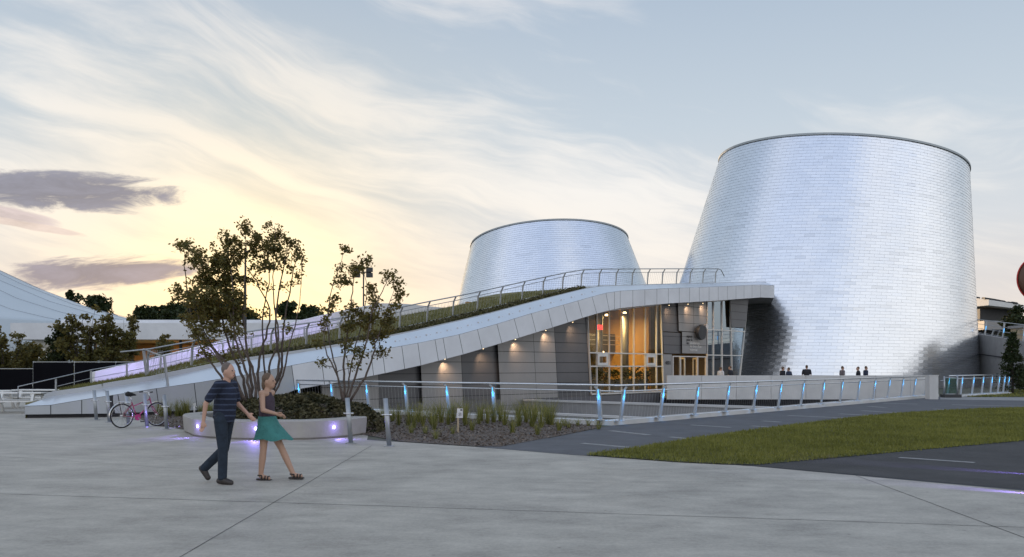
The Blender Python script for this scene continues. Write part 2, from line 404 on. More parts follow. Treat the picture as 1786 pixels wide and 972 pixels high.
lawn_pts = [gp(1022,795.2), gp(1120,781), gp(1230,762.5), gp(1380,742.5), gp(1520,725.5), gp(1600,719.5), gp(1700,714), gp(1786,711.5), gp(2000,707), gp(2200,735), gp(2000,757), gp(1786,770), gp(1600,786.5), gp(1500,796), gp(1400,805), gp(1320,812.3), gp(1260,811), gp(1180,807)]
flat_poly('lawn', lawn_pts, .02, M['lawn'])
lawn2 = [gp(1682,693), gp(1760,693.2), gp(1900,693.4), gp(1950,676), gp(1786,676.5), gp(1748,686)]
flat_poly('grass_verge', lawn2, .02, M['lawn'])
flat_poly('footpath', [gp(1640,697.5), gp(1786,699.5), gp(1950,700), gp(1950,694), gp(1786,693.7), gp(1640,693.2)], .016, M['strip'])
def scatter_poly(poly, n):
    xs = [p[0] for p in poly]; ys = [p[1] for p in poly]; out = []
    k = 0
    while k < n:
        P = np.stack([rng.uniform(min(xs),max(xs),n), rng.uniform(min(ys),max(ys),n)], 1)
        # denser near the camera, where single blades can be seen
        P = P[rng.random(n) < np.clip((18.0/np.maximum(P[:,1],5))**1.6, 0, 1)]
        P = P[pip(P, poly)]; out.append(P); k += len(P)
    return np.concatenate(out)[:n]
P = scatter_poly(lawn_pts, 100000); P[:,:2] += rng.normal(0,.05,P.shape); P = np.concatenate([P, np.full((len(P),1), .018)], 1)
nz = .5+.25*np.sin(P[:,0]*1.3+np.sin(P[:,1]*.9)*2)*np.sin(P[:,1]*1.1+P[:,0]*.4)+.25*np.sin(P[:,0]*4.1+np.sin(P[:,1]*3.3)*1.6)*np.sin(P[:,1]*3.7+1.7*np.sin(P[:,0]*2.2))
tag(blades('lawn_grass', P, .062*(.6+.8*rng.random(len(P))), .010+.0006*P[:,1], M['grass'], lean=1.1, tone=np.clip(.05+.5*nz+.55*rng.random(len(P)), 0, 1)), 'short mown green grass covering the lawn between the paths', 'grass', kind='stuff')
P = scatter_poly(lawn2, 5000); P = np.concatenate([P, np.full((len(P),1), .018)], 1)
tag(blades('verge_grass', P, .08, .05, M['grass'], lean=.9), 'mown green grass of the verge behind the far railing', 'grass', kind='stuff')
# garden bed
bed = [gp(640,760), gp(700,771), gp(760,775), gp(830,779.6), gp(872,780), gp(960,764), gp(1050,745.8), (2.45,25.15), (-8.9,34.6), (-10.6,33.5), (-13.2,29.9), gp(275,744), gp(300,746), gp(318,750), (-8.3,24.0), (-6,22), (-4,22)]
flat_poly('garden_bed', bed, .014, M['mulch'])
P = scatter_poly(bed, 9000)
C = np.concatenate([P, .02+.015*rng.random((len(P),1))], 1)
o = leaves('mulch_chips', C, .05, M['chip'], tone=rng.uniform(.55,1.25,len(C)), flat=.75)
tag(o, 'brown wood chip mulch scattered over the garden bed', 'mulch', kind='stuff')

# ------------------------------------------------------------------ court below the railings
cf = MB(); cf.prism([(h[0],h[1]) for h in reversed(hole)], -2.8, -2.6); cf.build('court_floor', M['grey_conc'])['kind'] = 'structure'
mb = MB()
for a, b in zip(hole, hole[1:]+hole[:1]):
    mb.quad((a[0],a[1],-2.6),(b[0],b[1],-2.6),(b[0],b[1],-.001),(a[0],a[1],-.001))
tag(mb.build('court_wall', M['shade_conc']), 'concrete wall lining the sunken court below the railings, with shade painted dark', 'wall')  # the dark void under the bridge is put into the wall colour
def court_wall(label, a, b, z):
    e = empty('retaining_wall', (a[0],a[1],-2.6)); tag(e, label, 'wall', 'low walls down in the sunken court')
    m = MB(); m.bar((a[0],a[1],(z-2.6)/2), (b[0],b[1],(z-2.6)/2), .25, (z+2.6)); m.build('wall_face', M['grey_conc'], e)
    m = MB(); m.bar((a[0],a[1],z+.05), (b[0],b[1],z+.05), .36, .10); m.build('coping', M['white_conc'], e)
court_wall('low court wall with pale coping running to the window wall', (.7,46.3), (12.8,36.4), -.12)
court_wall('lower court wall with pale coping just behind the corner railing', (-1.5,43.7), (9.6,33.5), -.55)

# ------------------------------------------------------------------ the building
bld = empty('planetarium_building', (0,45,0))
tag(bld, 'low silver planetarium wing with sloping grass roof, grey panel walls and lit glass entrance', 'building')
pxs = list(range(43,1350,6))+[89,193,1350]; pxs = sorted(set(pxs))
# fascia: separate panels over a dark backing
jt = [43,89,143,205,272,338,404,470,508,560,604,646,666,700,728,758,772,800,832,866,896,926,955,982,1007,1032,1056,1071,1081,1103,1124,1145,1165,1184,1202,1219,1236,1252,1268,1283,1297,1311,1326,1350]
fa, fj = MB(), MB()
def ftop(px): p, n, zt, c, zc = sec(px); return p, n, zt
def slope(px):
    return (ip(FT,px-12)-ip(FT,px+12))/24
for a, b in zip(jt, jt[1:]):
    def lean(px):
        if px < 190 or px >= 1071: return 0.0
        return max(0, slope(px))*.85*(34 if px > 500 else 45)
    n = max(1, int((b-a)/16)); tops, bots = [], []
    for i in range(n+1):
        g = .0
        px = a+(b-a)*i/n; pb = px+lean(px)
        p, nn, zt = ftop(px); q, nq = edge(min(pb,1350)); 
        tops.append((V3(p-nn*.03, zt))); bots.append(V3(q-nq*.03, zbot(min(pb,1348))))
    # narrow the panel by a 2.5 cm joint
    def shrink(L):
        d = (L[1]-L[0]); L[0] = L[0]+d.normalized()*.013
        d = (L[-2]-L[-1]); L[-1] = L[-1]+d.normalized()*.013
    shrink(tops); shrink(bots)
    fa.cur = 0 if a >= 505 else 1
    for i in range(n): fa.quad(bots[i], bots[i+1], tops[i+1], tops[i])
for a, b in zip(pxs, pxs[1:]):
    p, n, zt = ftop(a); q, m_, zt2 = ftop(b)
    fj.quad(V3(p,zbot(a)-.0), V3(q,zbot(b)), V3(q,zt2-.005), V3(p,zt-.005))
sg = MB(); pg = None
for px in range(46,440,12):
    p, n = edge(px); p = p+n*.12
    if pg is not None: sg.quad(V3(pg,0.004),V3(p,0.004),V3(p,.3),V3(pg,.3))
    pg = p
sg.build('shadow_gap_strip', M['joint'], bld)  # near-black strip painted in as the shadow gap under the ramp wall
fa.build('fascia', [M['fascia'], M['ramp_conc']], bld); fj.build('fascia_joint', M['joint'], bld)
# bright sloping coping, kerb band, roof slab
cp, bd, rf, sf, ln = MB(), MB(), MB(), MB(), MB()
def bandh(px): return float(np.interp(px, [90,300,700,1000], [.17,.17,.06,.03]))
FRP = [(165,649,669),(252,628,650),(354,603,624.5),(446,579,605),(563,550,578),(617,538,566.5),(666,529,558),(707,530,549),(775,537,546)]
FTAB = []
for _px, _a, _b in FRP:
    _p = Lw(_px, 5.55); FTAB.append(((_p-P0-NL*5.55).dot(DL)/DL.length_squared, z_from(_px,_b,_p.y)))
def zfar(px, zc, w):
    if px < 193: t = -.05*(193-px)/150
    else: t = (Lw(px,0)-P0).dot(DL)/DL.length_squared
    zn = zc+bandh(px)*.6
    if t < FTAB[0][0]: zf = min(zn-.12, FTAB[0][1]+(t-FTAB[0][0])*9)
    else: zf = float(np.interp(t, [a for a,_ in FTAB], [b for _,b in FTAB]))-.03
    za = zn+(zf-zn)*min(1,w/4.93)
    if t < .24: return za
    f = min(1,(t-.24)/.06); return za+(zfar0(px,zc,w)-za)*f
def zfar0(px, zc, w): return zc+bandh(px)*.6+ w*float(np.interp(px, [100,200,300,650,800,900,1000,1100], [.0,.015,.05,.085,.085,.05,.02,0.0]))
prev = None
for px in pxs:
    p, n, zt, c, zc = sec(px)
    wf = float(np.interp(px, [43,92,150], [.05,2.5,5.0])) if px < 150 else 5.0
    if px > 1000: wf = 7.0
    f = c+n*wf; bh = bandh(px)
    if px < 70: bh *= .1
    r = dict(px=px, a=V3(p-n*.03, zt+.012), c=V3(c, zc), b=V3(c+n*.01, zc+bh), b2=V3(c+n*.07, zc+bh), g=V3(c+n*.07, zc+bh-.02), f=V3(f, zfar(px,zc,wf)), fb=V3(f,0), s0=V3(p,zbot(px)), s1=V3(p+n*6.5, zbot(px)), wf=wf, zc=zc, cc=c, n=n)
    if prev:
        cp.quad(prev['a'], r['a'], r['c'], prev['c'])
        bd.quad(prev['c'], r['c'], r['b'], prev['b']); ln.quad(prev['b'], r['b'], r['b2'], prev['b2'])
        rf.quad(prev['g'], r['g'], r['f'], prev['f']); rf.quad(prev['f'], r['f'], r['fb'], prev['fb'])
        if px > 430: sf.quad(prev['s0'], prev['s1'], r['s1'], r['s0'])
    prev = r
cp.build('coping', M['coping'], bld, smooth=True); bd.build('kerb_band', M['ramp_conc'], bld); ln.build('edge_trim', M['coping'], bld)
rf.build('green_roof', M['roof_soil'], bld, smooth=True); sf.build('soffit', M['soffit'], bld)
mb = MB()   # end of the canopy towards the tall cone
p, n, zt, c, zc = sec(1350)
mb.poly([V3(p,zbot(1348)), V3(p+n*6.5,zbot(1348)), V3(p+n*6.5,zc), V3(c,zc), V3(p,zt)])
mb.build('canopy_end', M['fascia'], bld)
mb = MB()   # slab between the canopy and the cone
pe_ = Lw(1350,0); zb9 = zbot(1348)
q0 = [V3(pe_+NL*.02,zb9-.004), Vector((21.4,71.0,zb9-.004)), Vector((16,73.5,zb9-.004)), V3(pe_+NL*6.4,zb9-.004)]
mb.hexa(q0, [Vector((v.x,v.y,zb9+.9)) for v in q0]); mb.build('canopy_slab', M['soffit'], bld)
mb = MB()   # little fixings on the coping
fix_me = None
for px in range(700,1050,18):
    p, n, zt, c, zc = sec(px); k = p+(c-p)*.45; z = zt+(zc-zt)*.45
    for dx in (-.12,.12):
        q = k+DL.normalized()*dx
        if fix_me is None:
            mb.box((0,0,0), (.06,.06,.05), .8); fo = mb.build('coping_fixing', M['steel'], bld); fix_me = fo
        else:
            fo = fix_me.copy(); COL.objects.link(fo)
        fo.matrix_parent_inverse = wmat(bld).inverted(); fo.location = (q.x,q.y,z+.02)
# meadow blades on the roof
Pl, tl = [], []
for i in range(26000):
    px = random.uniform(120,1040)
    p, n, zt, c, zc = sec(px); w = .1+4.7*random.random()**1.5
    q = c+n*w; Pl.append((q.x,q.y,zfar(px,zc,w)-.02)); tl.append(min(1,max(0,.9-w*.9 if w < .9 else random.gauss(.55,.25))))
o = blades('roof_grass', Pl, .16, .03, M['roofgrass'], bld, lean=.6, tone=1-np.array(tl)*.9); o['kind'] = 'stuff'
Pl = []
for i in range(9000):
    px = random.uniform(430,1040); p, n, zt, c, zc = sec(px); w = random.uniform(.1,.8); q = c+n*w
    Pl.append((q.x,q.y,zfar(px,zc,w)))
o = leaves('roof_sedum', np.array(Pl)+rng.normal(size=(len(Pl),3))*[.03,.03,.05]+[0,0,.06], .09, M['leaf_cover'], bld); o['kind'] = 'stuff'
# far parapet, washed by violet light
lp = MB(); fr = [(165,649,669),(252,628,650),(354,603,624.5),(446,579,605),(563,550,578),(617,538,566.5),(666,529,558),(707,530,549),(775,537,546)]
pr = None
for (px, yt, yb) in fr:
    p = Lw(px, 5.55); q = p+NL*.25
    r = (V3(p,z_from(px,yb,p.y)-.35), V3(p,z_from(px,yt,p.y)), V3(q,z_from(px,yt,p.y)), V3(q,-.0))
    if pr:
        lp.quad(pr[0],r[0],r[1],pr[1]); lp.quad(pr[1],r[1],r[2],pr[2]); lp.quad(r[3],pr[3],pr[2],r[2])
    else: lp.quad(r[0],r[1],r[2],r[3])
    pr = r
lp.build('ramp_parapet', M['lilac'], bld)

# facade ------------------------------------------------------------
def fz(px, w=1.3):
    t = (Lw(px,w)-P0-NL*w).dot(DL)/DL.length_squared; p = P0+DL*t
    return zbot(min(CX+F*p.x/p.y,1346))-.012
def fpoint(px, z, w): p = Lw(px, w); return V3(p, z)
def px_at(pt, pb, z, zt, zb): return pb+(pt-pb)*(z-zb)/(zt-zb)
def wall_panel(pt0, pt1, pb0, pb1, zb, mt, w, zt=None, vj=(), rows=.57, off=0.0):
    """cladding between two leaning joints, in strips of boards with open joints"""
    t0 = zt if zt is not None else fz(pt0,w); t1 = zt if zt is not None else fz(pt1,w)
    m = MB(); zs = []; z = zb
    while z < max(t0,t1)-.02: zs.append(z); z += rows
    zs.append(max(t0,t1))
    xs = [0]+[v for v in vj]+[1]
    for za, zc_ in zip(zs, zs[1:]):
        for xa, xb in zip(xs, xs[1:]):
            q = []
            for (fx, zz) in ((xa,za+.012),(xb,za+.012),(xb,zc_-.012),(xa,zc_-.012)):
                tt = t0+(t1-t0)*fx; zz = min(zz, tt)
                ptx = pt0+(pt1-pt0)*fx; pbx = pb0+(pb1-pb0)*fx
                e = (.012/(xb-xa) if False else 0)
                px = pbx+(ptx-pbx)*(zz-zb)/(tt-zb)
                q.append(fpoint(px, zz, w))
            hor = (q[1]-q[0]); 
            if hor.length > .1:
                hor.normalize(); q[0] += hor*.012; q[3] += hor*.012; q[1] -= hor*.012; q[2] -= hor*.012
            m.cur = 0; m.quad(*q)
    m.cur = 1
    m.quad(fpoint(pb0,zb,w+.04), fpoint(pb1,zb,w+.04), fpoint(pt1,t1,w+.04), fpoint(pt0,t0,w+.04))
    # side returns
    m.quad(fpoint(pb0,zb,w), fpoint(pt0,t0,w), fpoint(pt0,t0,w+.4), fpoint(pb0,zb,w+.4))
    m.quad(fpoint(pb1,zb,w+.4), fpoint(pt1,t1,w+.4), fpoint(pt1,t1,w), fpoint(pb1,zb,w))
    return m.build('wall_panel', [M[mt], M['joint']], bld)
WB = -2.6
wall_panel(560,660,566,664,WB,'panel_l',1.25)
wall_panel(660,733,664,741,WB,'panel_d',1.45)
wall_panel(733.4,804,741.4,812,WB,'panel_l',1.25)
wall_panel(804,867,812,877,WB,'panel_d',1.42)
wall_panel(867.4,966,877.4,978,WB,'panel_l',1.25,vj=(.63,))
wall_panel(966,1023,978,1031.5,WB,'panel_d',1.38)
wall_panel(1031.5,1160,1031.5,1160,WB,'panel_d',1.40,zt=.10)
zdoor = 2.55
zs_ = lambda y, px: z_from(px, y, Lw(px,1.3).y)
wall_panel(1153.5,1182,1156,1183.5,zs_(579,1170),'panel_d',1.36)
wall_panel(1182.3,1231.5,1184,1232,zs_(579,1205),'panel_l',1.25,vj=(.55,))
wall_panel(1156,1188,1158,1189,zs_(617,1170),'panel_d',1.33,zt=zs_(580,1172))
wall_panel(1189.4,1231.8,1189.6,1232,zs_(617,1205),'panel_l',1.22,zt=zs_(580,1210))
wall_panel(1273.5,1306,1276,1300,zs_(572,1290),'panel_d',1.10)
wall_panel(1157,1172,1157.4,1172,0.02,'panel_l',1.30,zt=zs_(618,1165),rows=4)
bpy.data.objects[-1] if False else None
# window wall
win = None
def glazing(name, lab, left, right, mull, trans, glassm, w, zb_, cat=None, vents=(), ztop=None, fm='frame_w', tw=.07):
    """left/right: (px_top, px_bottom); mull: list of (px_top, px_bottom); trans: list of z"""
    global win
    e = empty(name, fpoint((left[1]+right[1])/2, zb_, w)); e.parent = bld; e.matrix_parent_inverse = wmat(bld).inverted()
    ztf = (lambda px: ztop) if ztop else (lambda px: fz(px)-.03)
    m = MB()
    for (pt, pb) in [left]+list(mull)+[right]:
        m.bar(fpoint(pb,zb_,w), fpoint(pt,ztf(pt),w), tw, .12, up=(NL.x,NL.y,0))
    def lx(z): return left[1]+(left[0]-left[1])*(z-zb_)/(ztf(left[0])-zb_)
    def rx(z): return right[1]+(right[0]-right[1])*(z-zb_)/(ztf(right[0])-zb_)
    for z in trans: m.bar(fpoint(lx(z),z,w), fpoint(rx(z),z,w), .10, .07, up=(0,0,1))
    m.bar(fpoint(left[1],zb_,w), fpoint(right[1],zb_,w), .12, .09)
    m.bar(fpoint(left[0],ztf(left[0]),w), fpoint(right[0],ztf(right[0]),w), .10, .07)
    m.build('frame', M[fm], e)
    g = MB(); N = 8
    for i in range(N):
        f0, f1 = i/N, (i+1)/N
        g.quad(fpoint(left[1]+(right[1]-left[1])*f0,zb_,w+.02), fpoint(left[1]+(right[1]-left[1])*f1,zb_,w+.02),
               fpoint(left[0]+(right[0]-left[0])*f1,ztf(left[0]+(right[0]-left[0])*f1),w+.02), fpoint(left[0]+(right[0]-left[0])*f0,ztf(left[0]+(right[0]-left[0])*f0),w+.02))
    g.build('pane', glassm, e)
    for (p0, p1, z0, z1) in vents:
        v = MB()
        for z in (z0+.08,z1-.08): v.bar(fpoint(p0,z,w-.09), fpoint(p1,z,w-.09), .07, .17)
        for px in (p0+1.4,p1-1.4): v.bar(fpoint(px,z0+.165,w-.09), fpoint(px,z1-.165,w-.09), .17, .07, up=(NL.x,NL.y,0))
        v.build('vent_sash', M['frame_w'], e)
    return e
zt1 = 2.55; zt2 = 1.75
glazing('window_wall', None, (1024,1031), (1152,1157), [(1040.3,1040.6),(1062,1062.4),(1083.3,1083.6),(1105,1105),(1125,1125),(1144.6,1144.8)], [zt1,zt2], M['glass'], 1.32, .10,
        tw=.042, vents=[(1042,1060.5,1.80,2.50),(1127,1143.5,1.80,2.50)])
glazing('entrance_window', None, (1233,1233), (1304,1288), [(1244,1244),(1259,1259),(1273.5,1277)], [2.55,4.35], M['glass_r'], 1.30, .02, fm='frame_w', tw=.06)
# entrance door
dr = glazing('entrance_door', None, (1173,1173), (1231,1231), [(1186,1186),(1216,1216)], [], M['glass'], 1.30, .02, ztop=2.42, tw=.09)
for (p0, p1) in ((1187,1194),(1209,1215)):
    d = MB(); dx = fpoint(p0,1.1,1.9); dy = fpoint(p1,1.1,1.35)
    for q in (dx,dy): d.bar((q.x,q.y,.05),(q.x,q.y,2.3),.09,.06)
    for z in (.1,2.3): d.bar((dx.x,dx.y,z),(dy.x,dy.y,z),.06,.12)
    lf = d.build('door_leaf', M['frame_w'], dr)
    hmb = MB(); k = dx.lerp(dy,.85); hmb.tube([(k.x-.08,k.y-.1,.8),(k.x-.08,k.y-.1,1.5)], .02); hmb.build('handle', M['dark'], lf)
# sign: two discs and lettering
eX = DL.normalized(); M3 = Matrix(((eX.x,0,-NL.x),(eX.y,0,-NL.y),(0,1,0)))   # local x along wall, y up, z out of the wall
def disc(name, px, py, r, th, mt, w=1.05):
    p = Lw(px, w); z = z_from(px,py,p.y); m = MB()
    m.lathe([(r,0),(r,th*.8),(r*.97,th)], (p.x,p.y,z), 40, M3)
    return m.build(name, M[mt], bld)
disc('sign_disc', 1220.5, 580, .52, .22, 'dark'); disc('sign_disc', 1229, 570, .17, .20, 'steel', 1.0)
def text(body, px, py, size, mt, w=1.19, name='sign_lettering', parent=None, Mx=None, loc=None, align='LEFT', space=.9):
    cu = bpy.data.curves.new(name, 'FONT'); cu.body = body; cu.size = size; cu.extrude = .006; cu.align_x = align; cu.space_line = space
    t = bpy.data.objects.new(name, cu); COL.objects.link(t); bpy.context.view_layer.update()
    me = bpy.data.meshes.new_from_object(t); bpy.data.objects.remove(t)
    if loc is None: p = Lw(px, w); loc = V3(p, z_from(px,py,p.y))
    mm = (Mx or M3).to_4x4(); mm.translation = loc; me.transform(mm)
    return link_mesh(name, me, M[mt], parent or bld)
text('espace\npour la\nvie', 1197.5, 588.5, .26, 'dark'); text('planétarium\nrio tinto alcan\nmontréal', 1203.5, 600.5, .26, 'white')
text('4801', 1160.5, 636, .34, 'dark', w=1.26, name='house_number')
# interior
def room_box(mb, t0, t1, w0, w1, z0, z1):
    a, b, c, d = [Lt(t,w) for t, w in ((t0,w0),(t1,w0),(t1,w1),(t0,w1))]
    mb.hexa([V3(q,z0) for q in (a,b,c,d)], [V3(q,z1) for q in (a,b,c,d)])
def T(px, w=1.3):
    p = Lw(px,w); return ((p-P0-NL*w).dot(DL))/DL.length_squared
t0, t1, t2 = T(1022), T(1159), T(1284); eX0 = V3(DL.normalized(),0)
inn = MB(); room_box(inn,t0-.03,t2,1.5,10,-.1,.03); inn.build('interior_floor', M['grey_conc'], bld)
inn = MB(); room_box(inn,t0-.03,t2,9.8,10,.03,5.9); inn.build('interior_wall', M['wood_warm'], bld)
inn = MB(); room_box(inn,t0-.012,t0-.005,1.5,9.8,.03,4.8); inn.build('interior_wall', M['wood_warm'], bld)
inn = MB(); room_box(inn,t1+.02,t1+.025,3.2,9.8,.03,5.9); inn.build('interior_wall', M['wood_warm'], bld)
inn = MB(); eb, et = fpoint(1287.5,.0,1.45), fpoint(1304.5,fz(1304.5,1.45),1.45); ob = V3(NL*8.3,0)
inn.hexa([eb, eb+eX0*.12, eb+eX0*.12+ob, eb+ob], [et, et+eX0*.12, et+eX0*.12+ob, et+ob]); inn.build('end_wall', M['panel_d'], bld)
inn = MB(); room_box(inn,t0,t1+.018,6.0,9.8,2.75,3.15); room_box(inn,t0,t1+.018,5.95,6.0,2.75,4.0); inn.build('mezzanine', M['dark'], bld)
for i, (a, b, za, zb2, w, mt) in enumerate([(.30,.42,2.0,2.7,8.6,'yellow'),(.62,.78,3.2,5.0,6.9,'yellow'),(.12,.30,3.2,4.8,7.2,'wood_warm'),(.48,.60,3.3,4.6,7.4,'wood_warm')]):
    inn = MB(); room_box(inn,t0+(t1-t0)*a,t0+(t1-t0)*b,w,w+.1,za,zb2); inn.build('display_board', M[mt], bld)
for f in (.24,.52,.86):
    inn = MB(); p = Lt(t0+(t1-t0)*f, 3.6); inn.tube([V3(p,.03),V3(p,5.5)], .22, 16); inn.build('column', M['panel_d'], bld, True)
for f in (.10,.30,.50,.68,.88):
    inn = MB(); p = Lt(t0+(t1-t0)*f, 2.6); inn.box((p.x,p.y,.48), (1.1,.6,.9), math.atan2(DL.y,DL.x)); inn.build('display_case', M['panel_d'], bld)
inn = MB(); p = Lt(t0+(t1-t0)*.30, 2.2); inn.box((p.x,p.y,4.15),(.55,.06,.28), math.atan2(DL.y,DL.x)); inn.build('exit_sign', M['exit_red'], bld)
for f, z0_, z1_, w_ in ((.05,.03,2.6,6.2),(.36,.03,2.6,6.4),(.70,.03,2.6,6.1),(.18,3.3,4.4,6.6),(.55,4.0,5.6,6.4),(.93,3.2,5.0,6.6)):
    inn = MB(); room_box(inn,t0+(t1-t0)*f,t0+(t1-t0)*(f+.085),w_,w_+.5,z0_,z1_); inn.build('partition', M['brown_in'], bld)
for k_ in range(9):
    inn = MB(); p = Lt(t0+(t1-t0)*(.06+.105*k_), 2.1); c_ = V3(p,1.1); inn.tube([V3(p,.95),c_], .015, 5); inn.build('plant_stem', M['bark_d'], bld)
    o = leaves('foliage', np.array(c_)+rng.normal(size=(110,3))*[.16,.16,.22]+[0,0,.15], .13, M['leaf_dark'], bld)
inn = MB()
for k_ in range(3): room_box(inn,t0,t1+.018,5.0+k_*.02,5.04+k_*.02,3.2+.3*k_,3.24+.3*k_)
inn.build('mezzanine_rail', M['steel'], bld)
for (f, w, z) in [(.12,3.0,4.5),(.2,2.6,4.6),(.42,2.4,4.9),(.62,4.,2.62),(.35,4.4,2.62),(.75,3,5.2)]:
    inn = MB(); p = Lt(t0+(t1-t0)*f, w); inn.lathe([(.12,0),(.12,.08),(.06,.12)], (p.x,p.y,z), 12); inn.build('ceiling_lamp', M['lamp_warm'], bld)
def area(name, loc, size, energy, col, rot, size_y=None):
    l = bpy.data.lights.new(name, 'AREA'); l.energy = energy; l.color = col; l.size = size
    if size_y: l.shape = 'RECTANGLE'; l.size_y = size_y
    o = bpy.data.objects.new(name, l); COL.objects.link(o); o.location = loc; o.rotation_euler = rot; return o
def point(name, loc, energy, col, r=.03):
    l = bpy.data.lights.new(name, 'POINT'); l.energy = energy; l.color = col; l.shadow_soft_size = r
    o = bpy.data.objects.new(name, l); COL.objects.link(o); o.location = loc; return o
def spot(name, loc, target, energy, col, angle, blend=.6, r=.03):
    l = bpy.data.lights.new(name, 'SPOT'); l.energy = energy; l.color = col; l.shadow_soft_size = r; l.spot_size = R(angle); l.spot_blend = blend
    o = bpy.data.objects.new(name, l); COL.objects.link(o); o.location = loc
    o.rotation_euler = (Vector(target)-Vector(loc)).to_track_quat('-Z','Y').to_euler(); return o
for f in (.25,.75):
    p = Lt(t0+(t1-t0)*f, 4.2); area('room_light', V3(p,4.75+f*.5), 1.6, 300, (1,.66,.25), (0,0,0))
p = Lt(t0+(t1-t0)*.55, 7.9); area('back_light', V3(p,2.6), 2.0, 160, (1,.66,.2), (0,0,0))
p = Lt(t0+(t1-t0)*.55, 8.2); area('upper_light', V3(p,5.4), 2.0, 220, (1,.68,.25), (0,0,0))
p = Lt(T(1203), 6.0); area('foyer_light', V3(p,3.6), 1.5, 260, (1,.56,.18), (0,0,0))
# warm downlights under the canopy, each washing one panel
for px in (776,843,899,952,999,1167,1200,1226):
    p = Lw(px, .95); z = zbot(px)-.02
    m = MB(); m.lathe([(.03,.010),(.03,.03)], V3(p,z), 10); m.build('downlight', M['lamp_warm'], bld)
    q = Lw(px+2, 1.32); spot('downlight_beam', V3(p,z-.04), V3(q,z-.9), 60, (1,.62,.36), 96, 1.0, .02)

# ------------------------------------------------------------------ shingled cones
def cone(label, Xb, Yb, Rb, Xt, Yt, Zt, Rt, gx, gy, rows, cols):
    e = empty('cone_tower', (Xb,Yb,0)); tag(e, label, 'tower', 'shingled metal cones of the planetarium')
    def pt(s, th, off=0.0):
        ct, sn = np.cos(th), np.sin(th)
        bx, by = Xb+(Rb+off)*ct, Yb+(Rb+off)*sn
        tx, ty = Xt+(Rt+off)*ct, Yt+(Rt+off)*sn; tz = Zt+gx*Rt*ct+gy*Rt*sn
        return np.stack([bx+(tx-bx)*s, by+(ty-by)*s, tz*s], -1)
    V, tone = [], []
    hgt = Zt
    colj = rng.normal(0,.0022,(2,cols)); colj[1] = colj[0]*.8+colj[1]*.3
    for r in range(rows):
        s0, s1 = r/rows, (r+1)/rows
        k = np.arange(cols); off = (r % 2)*.5
        th0 = (k+off)*2*np.pi/cols; th1 = (k+1+off)*2*np.pi/cols
        gth = .0035/13; th0 = th0+gth; th1 = th1-gth
        gs = (.009 if Yb < 100 else .016)/hgt
        jt_ = rng.normal(0,.0021,(cols,4))
        a = pt(s0+gs, th0); b = pt(s0+gs, th1); c = pt(s1, th1); d = pt(s1, th0)
        thm = (th0+th1)/2; nrm = np.stack([np.cos(thm), np.sin(thm), 0*thm], -1)
        cj = colj[r % 2]; o = np.stack([.017+jt_[:,0]+cj, .017+jt_[:,1]-cj, .006+jt_[:,2]+cj, .006+jt_[:,3]-cj], 1)
        V.append(np.stack([a+nrm*o[:,0:1], b+nrm*o[:,1:2], c+nrm*o[:,2:3], d+nrm*o[:,3:4]], 1))
        tn = 1+rng.normal(0,.012,cols)
        i = 0
        while i < cols:                       # runs of shingles from a duller batch
            if random.random() < .05*(1-s0)**1.3*2.0:
                L_ = random.randint(1,3); tn[i:i+L_] *= random.uniform(.89,.96); i += L_
            i += 1
        tone.append(tn)
    V = np.concatenate(V); n = len(V)
    me = raw_mesh('cladding', V.reshape(-1,3), np.arange(4*n).reshape(n,4)); set_tone(me, np.concatenate(tone), 4)
    link_mesh('cladding', me, M['tile'], e)
    th = np.linspace(0,2*np.pi,97)[:-1]
    b_, t_ = pt(0,th,-.03), pt(1,th,-.03); m = MB()
    for i in range(96):
        j = (i+1) % 96; m.quad(b_[i],b_[j],t_[j],t_[i])
    m.build('core', M['core'], e, True)
    m = MB(); h = .16
    o1, i1 = pt(1,th,.10), pt(1,th,-.35); up = np.array([0,0,h])
    for i in range(96):
        j = (i+1) % 96
        m.quad(o1[i],o1[j],o1[j]+up,o1[i]+up); m.quad(o1[i]+up,o1[j]+up,i1[j]+up,i1[i]+up); m.quad(i1[j]-up*3,i1[i]-up*3,i1[i]+up,i1[j]+up); m.quad(i1[i],i1[j],o1[j],o1[i])
    m.build('rim', M['rim'], e, True)
    m = MB(); m.poly([tuple(p) for p in pt(.96,th,-.2)]); m.build('roof', M['dark'], e)
cone('tall silver shingled cone leaning right behind the footbridge, nearest and largest', 27.85, 82.0, 14.8, 30.9, 81.4, 20.45, 10.98, -.121, .0, 80, 100)
cone('smaller silver shingled cone rising far behind the grass roof', 6.26, 112.0, 15.8, 4.83, 112.3, 17.6, 10.2, .041, -.15, 74, 104)

# ------------------------------------------------------------------ entrance footbridge
br = empty('footbridge', (17,52,0)); tag(br, 'pale concrete footbridge with solid parapet leading to the entrance', 'bridge')
m = MB(); x = 9.35
while x < 25.5:
    x2 = min(x+2.1, 25.55); m.box(((x+x2)/2,52,.475), (x2-x-.02,.14,1.45)); x = x2
m.build('parapet', M['white_conc'], br)
m = MB(); m.box((17.6,54.5,-.11), (16,4.7,.22)); m.build('deck', M['grey_conc'], br)

